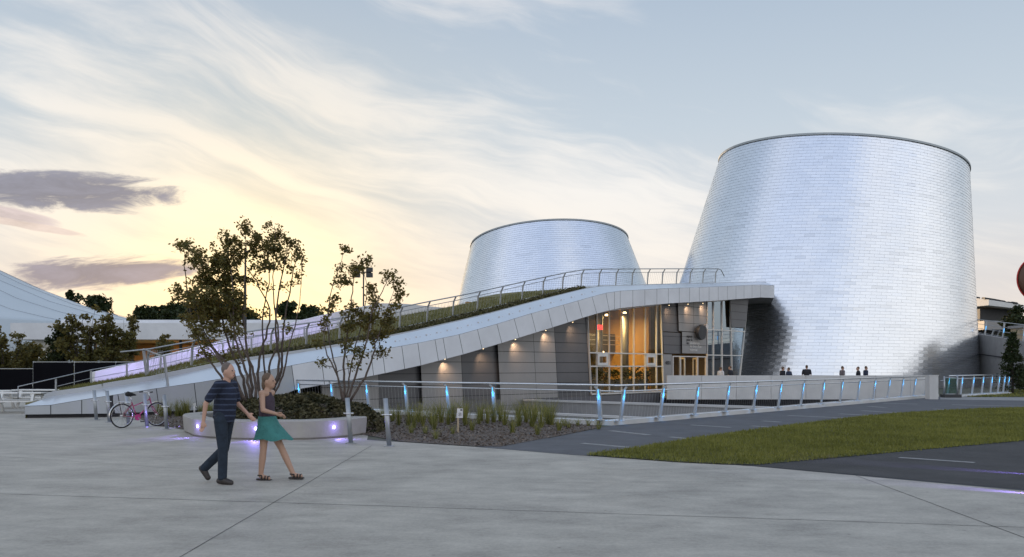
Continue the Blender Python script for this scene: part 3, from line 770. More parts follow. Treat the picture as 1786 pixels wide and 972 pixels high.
# ------------------------------------------------------------------ railings
def run(a, b, n): return [a+(b-a)*i/n for i in range(n+1)]
def led_railing(label, a, b, posts, lean, front, zt=1.18, wires=True, lights=None, kz=.14, ext=(0,0), pw=.12, light_power=1.4):
    """a,b plan points; posts fractions along a-b; lean plan vector of the post tops; front plan normal of the lit face"""
    e = empty('court_railing', V3(a,0)); tag(e, label, 'railing', 'steel railings round the sunken court')
    d = (b-a); L = d.length; u = d.normalized(); fn = front.normalized(); ang = math.atan2(u.y,u.x)
    for i, f in enumerate(posts):
        p = a+d*f; q = p+lean
        m = MB(); m.bar(V3(p,kz), V3(q,zt-.12), pw, .055, up=(fn.x,fn.y,0)); m.lathe([(.15,0),(.15,.02)], V3(p,kz), 14)
        # bracket under the handrail
        m.bar(V3(q,zt-.14), V3(q-fn*.02+u*.16,zt-.045), .05, .04)
        ps = m.build('post', M['post'], e)
        if lights is None or i in lights:
            s = MB(); up0 = V3(p,kz).lerp(V3(q,zt-.12),.66); up1 = V3(p,kz).lerp(V3(q,zt-.12),.985); o = V3(fn,0)*.031
            s.bar(up0+o, up1+o, .034, .008, up=(fn.x,fn.y,0)); s.build('light_strip', M['led_blue'], ps)
            lq = up1+V3(fn,0)*.13-Vector((0,0,.02))
            spot('post_lamp', lq, V3(p,kz+.25), light_power*15, (.08,.42,1.0), 52, .7, .02)
    m = MB(); m.tube([V3(a+lean-u*ext[0],zt), V3(b+lean+u*ext[1],zt)], .032, 10); m.build('handrail', M['rail_steel'], e, True)
    m = MB(); m.tube([V3(a+lean*.85-u*ext[0],zt-.17), V3(b+lean*.85+u*ext[1],zt-.17)], .020, 8); m.build('middle_rail', M['rail_steel'], e, True)
    if wires:
        m = MB(); n = int(L/.17)
        for i in range(n+1):
            p = a+d*(i/n); m.bar(V3(p-fn*.04,kz+.03), V3(p+lean*.85-fn*.04,zt-.18), .0038, .0038)
        m.bar(V3(a-fn*.04,kz+.05), V3(b-fn*.04,kz+.05), .012, .012)
        m.build('wire_mesh', M['steel'], e)
    return e
UR = (RB-RA).normalized(); UL = (RC-RA).normalized()
fR = Vector((UR.y,-UR.x)); fL = Vector((-.646,-.763))
a1 = gp(1082,743).xy; b1 = gp(1613,693.2).xy
led_railing('long steel railing with blue lit posts beside the dark paved path', a1, b1, [i/14 for i in range(15)], fR*.13, fR, ext=(.5,.6))
a2 = Vector((2.62,25.45)); b2 = Vector((-9.2,35.2)); L2 = (b2-a2).length
led_railing('steel railing with blue lit posts behind the grass bed and planter', a2, b2, [0]+[k*2.06/L2 for k in (2,3,4,5,6,7)]+[.995], fL*.10, fL, lights=(0,1,2,3,4,5,6), ext=(.8,.1))
k = MB(); k.bar(V3(RA+fR*.05,.07), V3(RB+fR*.05,.07), .5, .14); k.bar(V3(RA+fL*.0+UL*.25,.071), V3(RC,.071), .5, .139); k.build('kerb', M['white_conc'])['kind'] = 'structure'
a3 = gp(1652,693.5).xy; b3 = gp(1757,687).xy
led_railing('short steel railing with blue lit posts beyond the concrete pillar', a3, b3, [0,.2,.38,.54,.69,.82,.92,1.0], Vector((.10,-.02)), Vector((.5,-.86)), zt=1.22, kz=.1, light_power=1.2)
k = MB(); k.bar(V3(a3+Vector((-.3,-.3)),.05), V3(b3,.05), .5, .1); k.build('kerb', M['white_conc'])['kind'] = 'structure'
# pillar + gate
pl = empty('concrete_pillar', gp(1629,697)); tag(pl, 'square pale concrete pillar at the far end of the long railing', 'pillar')
m = MB(); p = gp(1629,697); m.box((p.x,p.y+.25,.62), (.46,.5,1.24)); m.build('shaft', M['white_conc'], pl)
m = MB(); m.box((p.x,p.y+.25,1.262), (.50,.54,.04)); m.build('cap', M['white_conc'], pl)
gt = empty('swing_gate', gp(1650,694)); tag(gt, 'open metal gate with glass panel beside the concrete pillar', 'gate')
p = gp(1647,694); m = MB()
m.tube([(p.x,p.y,0),(p.x,p.y,1.2)], .05); m.tube([(p.x+.72,p.y,0),(p.x+.72,p.y,1.25)], .05); m.tube([(p.x,p.y,1.12),(p.x+.72,p.y,1.12)], .03); m.tube([(p.x,p.y,.2),(p.x+.72,p.y,.2)], .03)
m.tube([(p.x-.22,p.y,.95),(p.x,p.y,.95)], .03)
m.build('gate_frame', M['galv'], gt, True)
m = MB(); m.box((p.x+.36,p.y,.66), (.62,.012,.84)); m.build('glass_panel', M['glass_g'], gt)
m = MB(); m.box((p.x+.36,p.y,.10), (.95,.5,.18)); m.build('base', M['dark'], gt)

# roof railing along the sedum edge
def roof_z(t, w):
    p = Lt(t, 0); px = CX+F*p.x/p.y; _, n, zt, c, zc = sec(max(px,44)); return zfar(px, zc, max(w-.62,0)), px
rr = empty('roof_railing', V3(Lt(.042,1.7),1.2)); tag(rr, 'grey steel railing climbing along the grass roof edge to the plateau', 'railing')
tops, mids, bots = [], [], []
for i in range(25):
    t = .0419+.0351*i; w = 1.75; z, px = roof_z(t, w); p = Lt(t, w); q = p-NL*.14
    hh = 1.02
    m = MB(); m.bar(V3(p,z-.08), V3(p.lerp(q,.55),z+hh*.8), .075, .05, up=(NL.x,NL.y,0)); m.bar(V3(p.lerp(q,.55),z+hh*.78), V3(q-NL*.1,z+hh), .07, .04, up=(NL.x,NL.y,0))
    m.build('post', M['galv'], rr); tops.append(V3(q-NL*.12,z+hh+.03)); mids.append(V3(q-NL*.02,z+hh*.82)); bots.append(V3(p,z+.06))
d = tops[-1]-tops[-2]
m = MB(); m.tube([tops[0]+Vector((-.95,-.35,-.12))]+tops+[tops[-1]+d*.25-Vector((0,0,.1)), tops[-1]+d*.5-Vector((0,0,.55))], .03, 8); m.build('handrail', M['galv'], rr, True)
m = MB(); m.tube(mids, .018, 6); m.build('middle_rail', M['galv'], rr, True)
m = MB(); m.tube(bots, .02, 6); m.build('bottom_rail', M['rail_steel'], rr, True)
m = MB()
for a, b, c, d in zip(mids, mids[1:], bots, bots[1:]):
    for k in range(8): m.bar(a.lerp(b,k/8), c.lerp(d,k/8), .006, .006)
m.build('wire_mesh', M['galv'], rr)
# end panel of that railing at the foot of the ramp
z0, _ = roof_z(.0419, 1.75); pa = Lt(.0419,1.75); pb = Lt(.0419,.05); zb0 = z0-.25
m = MB()
m.bar(V3(pb,zb0-.1), V3(pb-DL.normalized()*.14,zb0+1.02), .11, .06); m.bar(V3(pa+DL.normalized()*-.02,z0), V3(pa-DL.normalized()*.14,z0+1.05), .11, .06)
m.bar(V3(pb-DL.normalized()*.14,zb0+1.0), V3(pa-DL.normalized()*.14,z0+1.05), .05, .04)
for k in range(1,12): m.bar(V3(pa.lerp(pb,k/12),z0-.25*k/12), V3(pa.lerp(pb,k/12)-DL.normalized()*.13,z0+1.03-.05*k/12), .008, .008)
m.build('end_panel', M['galv'], rr)
# railing on the far side of the ramp
fr_ = empty('ramp_railing', V3(Lt(0,3.9),.8)); tag(fr_, 'low steel railing in front of the violet lit parapet', 'railing')
tp, md = [], []
for i in range(13):
    t = -.005+.028*i; w = 4.6 if i else 4.3; z, px = roof_z(max(t,.0), w); p = Lt(t, w)
    if t < 0: z -= .12
    m = MB(); m.bar(V3(p,z-.05), V3(p,z+.55), .06, .04); m.build('post', M['galv'], fr_); tp.append(V3(p,z+.58)); md.append(V3(p,z+.26))
s = tp[0]+(tp[0]-tp[1])*1.0; s2 = md[0]+(md[0]-md[1])*1.0
m = MB(); m.tube([s2-Vector((0,0,.1)), s]+tp, .022, 8); m.build('handrail', M['galv'], fr_, True)
m = MB(); m.tube(md, .014, 6); m.build('middle_rail', M['galv'], fr_, True)
# violet washers along the parapet foot
for (pa_, pb_) in ((170,300),(300,440),(440,600)):
    A = Lw(pa_,5.0); B = Lw(pb_,5.0); mid = (A+B)/2; px = (pa_+pb_)/2
    y_ = float(np.interp(px, [f[0] for f in fr], [f[2] for f in fr])); z = z_from(px, y_, mid.y)+.15
    dz = (z_from(pb_, float(np.interp(pb_, [f[0] for f in fr], [f[2] for f in fr])), B.y)-z_from(pa_, float(np.interp(pa_, [f[0] for f in fr], [f[2] for f in fr])), A.y))
    xax = V3(B-A, dz).normalized(); zax = -(V3(NL,0)*.88+Vector((0,0,.48))); zax = (zax-xax*zax.dot(xax)).normalized(); yax = zax.cross(xax)
    o = area('violet_wash', V3(mid,z), (B-A).length*.95, 7, (.50,.42,1.0), (0,0,0), .04)
    o.rotation_euler = Matrix((xax,yax,zax)).transposed().to_euler()

# ------------------------------------------------------------------ planter, mound, plants
pe = empty('planter_bench', (-6,22,0)); tag(pe, 'curved pale concrete planter bench with violet lights in its face', 'planter')
path = [Vector(p) for p in [(-6.4,25.0),(-7.5,25.0),(-8.35,24.7),(-8.75,23.9),(-8.77,23.0),(-8.15,21.75),(-7.66,21.0),(-6.68,20.35),(-5.69,20.2),(-4.78,20.3),(-4.1,20.95),(-3.72,21.9)]]
def catmull(pts, n=6):
    out = []; P = [pts[0]*2-pts[1]]+pts+[pts[-1]*2-pts[-2]]
    for i in range(1, len(P)-2):
        for k in range(n):
            t = k/n; a, b, c, d = P[i-1:i+3]
            out.append(.5*((2*b)+(c-a)*t+(2*a-5*b+4*c-d)*t*t+(3*b-a-3*c+d)*t**3))
    return out+[pts[-1]]
cv = catmull(path); m = MB(); prev = None; H_ = .46
for i, p in enumerate(cv):
    t = (cv[min(i+1,len(cv)-1)]-cv[max(i-1,0)]).normalized(); inn_ = Vector((-t.y,t.x))
    q = p+inn_*.42
    r = [V3(p+inn_*.06,.0), V3(p,.05), V3(p-inn_*.03,H_-.03), V3(p+inn_*.0,H_), V3(q-inn_*.02,H_), V3(q,H_-.03), V3(q,0)]
    if prev:
        for k_ in range(6): m.quad(prev[k_], r[k_], r[k_+1], prev[k_+1])
    else: m.poly(r)
    prev = r
m.poly(prev[::-1]); m.build('bench_wall', M['bench'], pe, False)
for (px, py) in ((345,748.5),(445,749),(581,747)):
    best = min(range(len(cv)), key=lambda i: abs(CX+F*cv[i].x/cv[i].y-px)+(100 if cv[i].y > 23.1 else 0))
    p = cv[best]; t = (cv[best+1]-cv[best-1]).normalized(); inn_ = Vector((-t.y,t.x)); z = .27
    q = p-inn_*.022
    Mx = Matrix.Identity(3); zz = V3(-inn_,0); xx = Vector((0,0,1)).cross(zz); Mx = Matrix((xx, Vector((0,0,1)), zz)).transposed()
    m = MB(); m.lathe([(.030,0),(.026,.012)], V3(q,z), 14, Mx); m.build('recessed_light', M['led_violet'], pe)
    spot('planter_beam', V3(q-inn_*.06,z), V3(q-inn_*.9,-.1), 26, (.28,.20,1.0), 75, .5, .02)
    point('planter_glow', V3(q-inn_*.13,z), 1.5, (.30,.22,1.0), .02)
# mound
mc, mr = Vector((-5.75,22.95)), Vector((2.35,1.75))
def mz(x, y):
    r2 = ((x-mc.x)/mr.x)**2+((y-mc.y)/mr.y)**2
    return .06+.80*max(0,1-r2)**.55+.05*math.sin(x*3.1)*math.cos(y*2.7)
m = MB(); NR, NA = 14, 40
vs = [(mc.x,mc.y,mz(mc.x,mc.y))]; fs = []
for i in range(1,NR+1):
    for k_ in range(NA):
        a = 2*math.pi*k_/NA; r = i/NR; x = mc.x+mr.x*r*math.cos(a); y = mc.y+mr.y*r*math.sin(a); vs.append((x,y,mz(x,y) if i < NR else -.02))
for k_ in range(NA): fs.append((0,1+k_,1+(k_+1)%NA))
for i in range(NR-1):
    for k_ in range(NA):
        a = 1+i*NA+k_; b = 1+i*NA+(k_+1)%NA; fs.append((a,a+NA,b+NA,b))
m.add(vs, fs); m.build('planter_soil', M['mulch'], None, True)['kind'] = 'structure'
pts = []; tn = []
while len(pts) < 17000:
    r = math.sqrt(random.random()); a = random.uniform(0,2*math.pi); x = mc.x+mr.x*r*math.cos(a)*1.02; y = mc.y+mr.y*r*math.sin(a)*1.02
    cl = math.sin(x*4.3+1)*math.sin(y*5.1+x)+.5*math.sin(x*9+y*7)
    if random.random() > .62+.35*cl: continue
    pts.append((x,y,mz(x,y)+random.random()**2*(.16 if cl > 0 else .08))); tn.append(min(1,max(0,.35+.25*cl+random.gauss(0,.22))))
tag(leaves('groundcover', pts, .07, M['leaf_cover'], tone=np.array(tn), flat=.3), 'dense low evergreen groundcover over the planter mound', 'groundcover', kind='stuff')

# multi-stem trees -----------------------------------------------------------
def px3(px, py, d, jit=0): return at(px, py, d+jit)
def stem_tree(label, name, d, stems, clusters, lsize=.063, per=1.35, base_r=.05, group=None, leafm='leaf', barkm='bark', spread=.45):
    """stems: polylines of (px,py,depth offset); clusters: (px,py,r_px,density)"""
    b = stems[0][0]; e = empty(name, at(b[0],b[1],d)); tag(e, label, 'tree', group)
    m = MB(); nodes = []
    for st in stems:
        P_ = [at(x,y,d+o) for x,y,o in st]; pts_ = catmull(P_, 5); N = len(pts_)
        pts_ = [p+Vector((random.gauss(0,.012),random.gauss(0,.012),0)) for p in pts_]
        r0 = base_r*random.uniform(.55,1.0); m.tube(pts_, [max(.006, r0*(1-.85*i/(N-1))) for i in range(N)], 7)
        nodes += [(p, r0*(1-.85*i/(N-1))) for i, p in enumerate(pts_) if i > N*.25]
    C = []
    for (x, y, rp, den) in clusters:
        rad = rp*d/F; best = min(nodes, key=lambda nn: (nn[0].x-at(x,y,d).x)**2+(nn[0].z-at(x,y,d).z)**2+ (0.3 if nn[0].z > at(x,y,d).z else 0))[0]
        c = at(x,y,d); c.y = best.y+random.uniform(-1,1)*spread*.7
        mid = best.lerp(c,.5)+Vector((random.gauss(0,.06),random.gauss(0,.06),-.02))
        m.tube([best,mid,c], [.014,.010,.005], 5)
        nt = max(6, int(rad*36))
        for k_ in range(nt):                       # twigs inside the clump, leaves along each twig
            dv = Vector((random.gauss(0,1),random.gauss(0,1),random.gauss(.35,.8))); dv.normalize()
            L_ = rad*random.uniform(.45,1.25); s_ = c+Vector((random.gauss(0,.25),random.gauss(0,.25),random.gauss(0,.25)))*rad
            t_ = s_+dv*L_; m.tube([s_,t_], [.005,.0025], 3, False)
            nl = max(5,int(L_*76*den*per))
            for q in range(nl):
                f = random.random()**.7; C.append(s_.lerp(t_,f)+Vector((random.gauss(0,1),random.gauss(0,1),random.gauss(0,1)))*.055)
    m.build('trunk', M[barkm], e, True)
    C = np.array([tuple(c) for c in C])
    leaves('crown', C, lsize, M[leafm], e, flat=.2)
    return e
A_st = [[(425,700,0),(400,640,.1),(345,575,.25),(325,500,.2),(322,440,.1)],[(420,700,-.1),(395,650,-.2),(362,590,-.3),(340,540,-.2)],[(432,700,.1),(420,650,.15),(395,590,.2),(380,520,.3),(362,450,.2)],
        [(438,700,0),(428,645,-.1),(410,590,-.1),(405,500,0),(395,410,.1)],[(440,700,.15),(436,640,.2),(425,560,.25),(428,470,.2),(430,400,.1)],[(430,700,-.2),(405,660,-.35),(375,620,-.5),(340,585,-.5)],
        [(415,700,.2),(385,655,.35),(352,610,.4),(318,515,.3)],[(445,700,.05),(442,650,0),(420,600,-.2),(400,545,-.2)]]
A_cl = [(325,432,17,1),(336,450,20,1),(362,469,26,1.2),(395,423,19,1.1),(399,462,28,1.3),(428,405,17,1.2),(434,430,22,1.2),(383,493,30,1.3),(354,489,24,1.2),(313,510,17,.9),(329,516,20,1),(399,518,28,1.3),(362,533,30,1.4),(412,535,24,1.3),(387,551,28,1.4),
        (345,455,18,1),(375,445,20,1),(412,440,18,1.1),(420,485,22,1.1),(306,428,8,.8),(300,520,9,.8),(354,578,24,.8),(395,584,20,.7),(428,580,16,.5),(342,560,18,.8),(370,600,18,.5),(330,590,12,.6),(408,610,12,.4),(350,615,15,.5),(385,625,15,.5),(420,630,12,.4),(325,560,14,.6),(335,625,10,.4),(405,560,18,.7),(372,570,20,.8)]
stem_tree('tallest multi-stem tree in the planter with dense backlit crown', 'planter_tree', 22.6, A_st, A_cl, group='trees in the curved planter')
B_st = [[(455,702,.3),(450,640,.35),(462,590,.3),(470,540,.3),(440,480,.3),(415,445,.3)],[(462,702,.2),(470,640,.2),(485,590,.1),(478,530,.1),(476,470,.1),(480,400,.1)],[(465,702,.4),(490,650,.5),(492,600,.5),(500,540,.4),(512,470,.4),(523,440,.3)],
        [(470,702,.1),(493,655,0),(505,600,-.1),(520,545,-.1),(527,460,-.1)],[(458,702,.3),(462,650,.4),(458,560,.4),(470,480,.4),(457,420,.4)],[(468,702,.2),(486,640,.3),(481,560,.3),(492,480,.3),(503,420,.3)]]
B_cl = [(457,421,18,1.1),(481,409,18,1.1),(477,436,24,1.2),(504,428,16,1.1),(510,444,13,1),(446,460,16,.9),(473,463,18,.9),(500,467,11,.7),(527,456,12,.8),(523,481,8,.7),(510,494,7,.6),(440,490,10,.5),(462,500,10,.4),(490,500,9,.4),(516,425,8,.8),(470,395,7,.9),(446,440,14,1),(455,548,7,.4),(500,575,8,.4),(488,450,14,1)]
stem_tree('slender multi-stem tree in the planter middle with leaves only at its top', 'planter_tree', 22.9, B_st, B_cl, group='trees in the curved planter', base_r=.045)
C_st = [[(598,700,0),(585,640,.1),(572,580,.15),(575,520,.1),(590,470,.1),(602,432,.1)],[(602,700,.1),(600,640,.1),(605,580,.1),(612,530,.1),(618,480,.1),(640,450,.1)],[(606,700,0),(622,650,-.1),(638,600,-.15),(648,550,-.1),(670,500,-.1),(680,475,0)],
        [(610,700,.1),(640,650,.2),(655,600,.25),(668,560,.2),(690,500,.2)],[(600,700,-.1),(590,660,-.2),(568,610,-.3),(565,560,-.3)],[(604,700,0),(612,640,.3),(625,590,.4),(640,510,.4),(632,465,.4)]]
C_cl = [(603,436,9,1),(595,465,11,1),(588,493,13,1),(606,492,14,1),(630,465,15,1.1),(617,478,12,1),(642,506,18,1),(675,481,12,1.1),(691,497,15,1.1),(693,516,14,1.1),(691,532,13,1),(572,539,15,1),(568,567,13,1),(564,600,11,1),(564,633,9,1),(609,567,24,1),(617,543,18,1),(642,555,23,1.1),(650,584,21,1),(675,555,19,1),(630,613,17,.9),(662,617,15,.9),(601,600,15,.9),(625,640,11,.8),(655,530,16,.9),(585,520,10,.8),(640,455,9,1),(668,580,14,.9)]
stem_tree('smaller loose multi-stem tree at the planter end beside the railing', 'planter_tree', 22.2, C_st, C_cl, group='trees in the curved planter', base_r=.04)

# ornamental grass tufts
protos = []
def tuft_mesh(n, h, w, spread):
    P_, T_ = [], []
    V = []
    for i in range(n):
        a = random.uniform(0,2*math.pi); r = random.random()*.06; p = Vector((r*math.cos(a),r*math.sin(a),0))
        hh = h*random.uniform(.55,1.1); ln_ = random.uniform(.05,spread)*hh; b = a+random.gauss(0,.6)
        m1 = p+Vector((math.cos(b)*ln_*.35,math.sin(b)*ln_*.35,hh*.6)); tp_ = p+Vector((math.cos(b)*ln_,math.sin(b)*ln_,hh))
        sd = Vector((-math.sin(b),math.cos(b),0))*w/2
        V += [p-sd,p+sd,m1+sd*.8,m1-sd*.8, m1-sd*.8,m1+sd*.8,tp_+sd*.15,tp_-sd*.15]
    me = raw_mesh('grass_tuft', np.array([tuple(v) for v in V]), np.arange(len(V)).reshape(-1,4)); set_tone(me, np.repeat(rng.random(n),2), 4); me.materials.append(M['reed']); return me
tm = [tuft_mesh(95,.74,.0085,.85), tuft_mesh(85,.64,.0085,.75), tuft_mesh(75,.46,.0085,.95), tuft_mesh(45,.28,.008,1.1)]
tl_ = [(712,742,0),(722,747,1),(737,744,0),(752,741,0),(757,750,2),(770,738,0),(782,741,1),(790,736,0),(812,742,0),(823,752,2),(835,740,1),(850,739,0),(861,737,0),(872,735,1),(880,742,0),(894,756,2),(905,744,1),(918,737,0),(928,745,1),(938,759,2),(944,746,0),(955,741,1),(962,742,0),(975,752,2),(985,744,3),(992,747,3),(1008,743,3),(1026,743,3),(1044,749,3),(685,735,2),(668,733,2),(655,745,3),(695,742,1),(742,757,3),(717,756,3),(760,766,3),(840,735,0),(810,733,0),(790,757,3),(932,736,0),(952,735,1),(905,735,0),(730,737,0),(760,735,1)]
for i, (px, py, k_) in enumerate(tl_):
    o = bpy.data.objects.new('grass_tuft', tm[k_]); COL.objects.link(o); o.location = gp(px,py,.014); o.rotation_euler = (0,0,random.uniform(0,6.28)); o.scale = [random.uniform(.85,1.12)]*3
    tag(o, 'green upright tuft of ornamental grass in the mulch bed', 'grass tuft', 'ornamental grasses in the mulch bed')
for i in range(16):
    px = random.uniform(268,405); p = Lw(px,-random.uniform(.4,1.5)); 
    o = bpy.data.objects.new('grass_tuft', tm[random.choice((1,2,2))]); COL.objects.link(o); o.location = V3(p,.01); o.rotation_euler = (0,0,random.uniform(0,6.28))
    tag(o, 'tuft of yellow-green grass against the foot of the ramp wall', 'grass tuft', 'grasses along the ramp wall')

# ------------------------------------------------------------------ bollards, bicycle, small things
bol = None
def bollard(px, py, hpx, label):
    p = gp(px,py); h = hpx*p.y/F; e = empty('bicycle_bollard', p); tag(e, label, 'bollard', 'steel bicycle bollards on the plaza')
    q = p+Vector((-.085*h,.02,h)); m = MB(); m.tube([p+Vector((0,0,.01)),q], .052, 14); m.build('post', M['galv'], e, True)
    m = MB(); m.lathe([(.12,.004),(.12,.02),(.05,.03)], p, 18); m.build('base_plate', M['galv'], e)
    c = p.lerp(q,.66); m = MB(); m.tube([c+Vector((-.115,.01,0)),c+Vector((.115,-.01,0))], .016, 8); m.lathe([(.07,-.012),(.07,.012)], c, 14); m.build('locking_bar', M['chrome'], e, True)
for args in [(168,733,52,'steel bollard farthest from the bicycle, before the ramp toe'),(191,737,55,'steel bollard just behind the bicycle, near its rear wheel edge'),(224,740,56,'steel bollard standing behind the bicycle rear wheel'),
        (256.5,745,58,'violet lit steel bollard between the bicycle wheels'),(291,749,60,'steel bollard in front of the bicycle front wheel'),(612,774,80,'steel bollard in front of the planter bench end'),(679,779,84,'steel bollard beside the mulch bed, just past the planter')]: bollard(*args)
p = gp(262,749.5); spot('ground_beam', p+Vector((.25,-.45,.06)), gp(256.5,745)+Vector((0,0,.45)), 90, (.32,.24,1.0), 40, .5, .02)
p = gp(318,744); spot('ground_streak', p+Vector((.12,.1,.12)), gp(215,757), 60, (.35,.25,1.0), 34, .8, .02)
p = gp(330,756); spot('ground_streak', p+Vector((-.05,-.1,.12)), gp(230,771), 60, (.35,.25,1.0), 30, .8, .02)
for (px, py, tx, ty) in ((1840,832,1700,822),(1850,866,1690,853)):
    p = gp(px,py); spot('path_light_beam', p+Vector((0,0,.10)), gp(tx,ty), 260, (.30,.2,1.0), 24, .6, .02)

bk = empty('bicycle', gp(245,746)); tag(bk, 'magenta bicycle with silver mudguards locked to a steel bollard', 'bicycle')
rw, fw = Vector((-10.93,24.1,.345)), Vector((-10.27,25.0,.345)); bd_ = (fw-rw); bl = 1.06; ux = Vector((bd_.x,bd_.y,0)).normalized(); fw = rw+ux*bl
side = Vector((-ux.y,ux.x,0)); lean_ = side*.06
def bp(x, z, s=0): return rw+ux*x+Vector((0,0,z-.345))+side*s+lean_*(z-.345)
def wheel(c):
    wm = Matrix((ux, Vector((0,0,1)), side)).transposed()
    m = MB(); n = 40; pts_ = [c+wm@Vector((.327*math.cos(2*math.pi*k_/n),.327*math.sin(2*math.pi*k_/n),0)) for k_ in range(n+1)]
    e = MB(); e.tube(pts_, .019, 8, False); tyre = e.build('wheel', M['rubber'], bk, True)
    m = MB(); m.tube([c+(q-c)*.93 for q in pts_], .009, 6, False); m.build('rim', M['chrome'], tyre, True)
    m = MB()
    for k_ in range(18):
        a = 2*math.pi*k_/18; m.bar(c+side*.02*(-1)**k_, c+wm@Vector((.30*math.cos(a+.15),.30*math.sin(a+.15),0)), .004, .004)
    m.tube([c-side*.05,c+side*.05], .022, 10); m.build('spokes', M['chrome'], tyre)
    return tyre
wheel(rw); wheel(fw)
bb = bp(.44,.29); st_ = bp(.30,.72); sd_ = bp(.27,.90); hd0 = bp(.90,.62); hd1 = bp(.85,.83); fk = bp(.93,.55)
m = MB(); m.tube([bb,st_], .017); m.tube([hd0,hd1], .019); m.tube([hd0+Vector((0,0,.05)),bb], .018); m.tube([hd1-Vector((0,0,.05)),bp(.335,.60)], .014)
for s in (-.05,.05): m.tube([bp(.44,.29,s*.5),rw+side*s], .010); m.tube([bp(.31,.66,s*.3),rw+side*s], .009)
m.tube([hd0,bp(.93,.56)], .016)
for s in (-.045,.045): m.tube([bp(.92,.58,s),bp(.97,.47,s),fw+side*s], .011)
m.build('frame', M['bike_red'], bk, True)
m = MB(); m.tube([st_,sd_], .012); m.build('seat_post', M['chrome'], bk, True)
m = MB(); vs = []
m.tube([bp(.14,.935),bp(.20,.955),bp(.30,.94),bp(.40,.925),bp(.44,.915)], [.05,.075,.055,.028,.015], 10); m.build('saddle', M['rubber'], bk, True)
m = MB(); m.tube([hd1,bp(.83,.97)], .012); m.tube([bp(.70,.99,.28),bp(.80,1.0,.24),bp(.87,.985,.10),bp(.83,.97,0),bp(.87,.985,-.10),bp(.80,1.0,-.24),bp(.70,.99,-.28)], .012); 
hb = m.build('handlebar', M['chrome'], bk, True)
for s in (-1,1):
    m = MB(); m.tube([bp(.70,.99,.28*s),bp(.80,1.0,.245*s)], .018); m.build('grip', M['rubber'], hb, True)
def guard(c, a0, a1):
    m = MB(); n = 16; wm = Matrix((ux, Vector((0,0,1)), side)).transposed()
    for i in range(n):
        A, B = R(a0+(a1-a0)*i/n), R(a0+(a1-a0)*(i+1)/n)
        q = lambda a, s, r: c+wm@Vector((r*math.cos(a),r*math.sin(a),s))
        m.hexa([q(A,-.028,.365),q(A,.028,.365),q(B,.028,.365),q(B,-.028,.365)], [q(A,-.028,.371),q(A,.028,.371),q(B,.028,.371),q(B,-.028,.371)])
    m.build('mudguard', M['chrome'], bk)
guard(rw, 40, 185); guard(fw, 25, 150)
m = MB()
for s in (-.06,0,.06): m.tube([bp(-.12,.745,s),bp(.27,.735,s)], .006)
for s in (-.06,.06): m.tube([bp(-.06,.74,s),rw+side*s], .005)
m.build('rear_rack', M['chrome'], bk)
m = MB(); m.lathe([(.09,-.006),(.09,.006)], bb-side*.05, 24, Matrix((ux, Vector((0,0,1)), side)).transposed()); ch = m.build('chain_ring', M['bike_red'], bk)
m = MB(); m.tube([bb-side*.07,bb-side*.07+ux*.10-Vector((0,0,.13))], .011); m.tube([bb+side*.07,bb+side*.07-ux*.10+Vector((0,0,.13))], .011); m.build('crank', M['chrome'], bk)
for s in (1,-1):
    m = MB(); c = bb-side*.12*s+(ux*.10-Vector((0,0,.13)))*s; m.box(c, (.09,.07,.025), math.atan2(ux.y,ux.x)); m.build('pedal', M['rubber'], bk)
m = MB(); m.tube([bb-side*.05+Vector((0,0,.085)), rw-side*.05+Vector((0,0,.035))], .006, 5); m.tube([bb-side*.05-Vector((0,0,.085)), rw-side*.05-Vector((0,0,.035))], .006, 5); m.build('chain', M['dark'], bk)

# bed notice on a stake
nt_ = empty('notice_sign', gp(800,756)); tag(nt_, 'small white keep-off notice on a wooden stake among grass tufts', 'sign')
p = gp(799,756); m = MB(); m.bar(p, p+Vector((0,0,.66)), .045, .02, up=(0,1,0)); m.build('stake', M['tan'], nt_)
m = MB(); m.box(p+Vector((.05,-.022,.52)), (.15,.012,.24)); m.build('plate', M['white'], nt_)
m = MB(); m.box(p+Vector((.085,-.031,.605)), (.055,.004,.035)); 
for k_ in range(20):
    a, b = 2*math.pi*k_/20, 2*math.pi*(k_+1)/20
    c = p+Vector((.05,-.031,.49)); m.bar(c+Vector((.045*math.cos(a),0,.045*math.sin(a))), c+Vector((.045*math.cos(b),0,.045*math.sin(b))), .006, .004)
c = p+Vector((.05,-.031,.49)); m.bar(c+Vector((-.03,0,-.03)), c+Vector((.03,0,.03)), .007, .004); m.bar(c+Vector((.0,0,-.03)), c+Vector((0,0,.03)), .018, .004); m.build('pictogram', M['dark'], nt_)
# small garden fixture by the ramp wall
gx = empty('garden_tap', gp(339,723)); tag(gx, 'small white standpipe in the grass behind the planter bench', 'standpipe')
p = gp(339,723); m = MB(); m.tube([p,p+Vector((0,0,.34))], .035, 10); m.build('pipe', M['white'], gx, True)
m = MB(); m.box(p+Vector((0,0,.36)), (.10,.07,.08)); m.tube([p+Vector((0,0,.30)),p+Vector((.10,-.04,.27))], .02); m.build('tap_head', M['white'], gx)

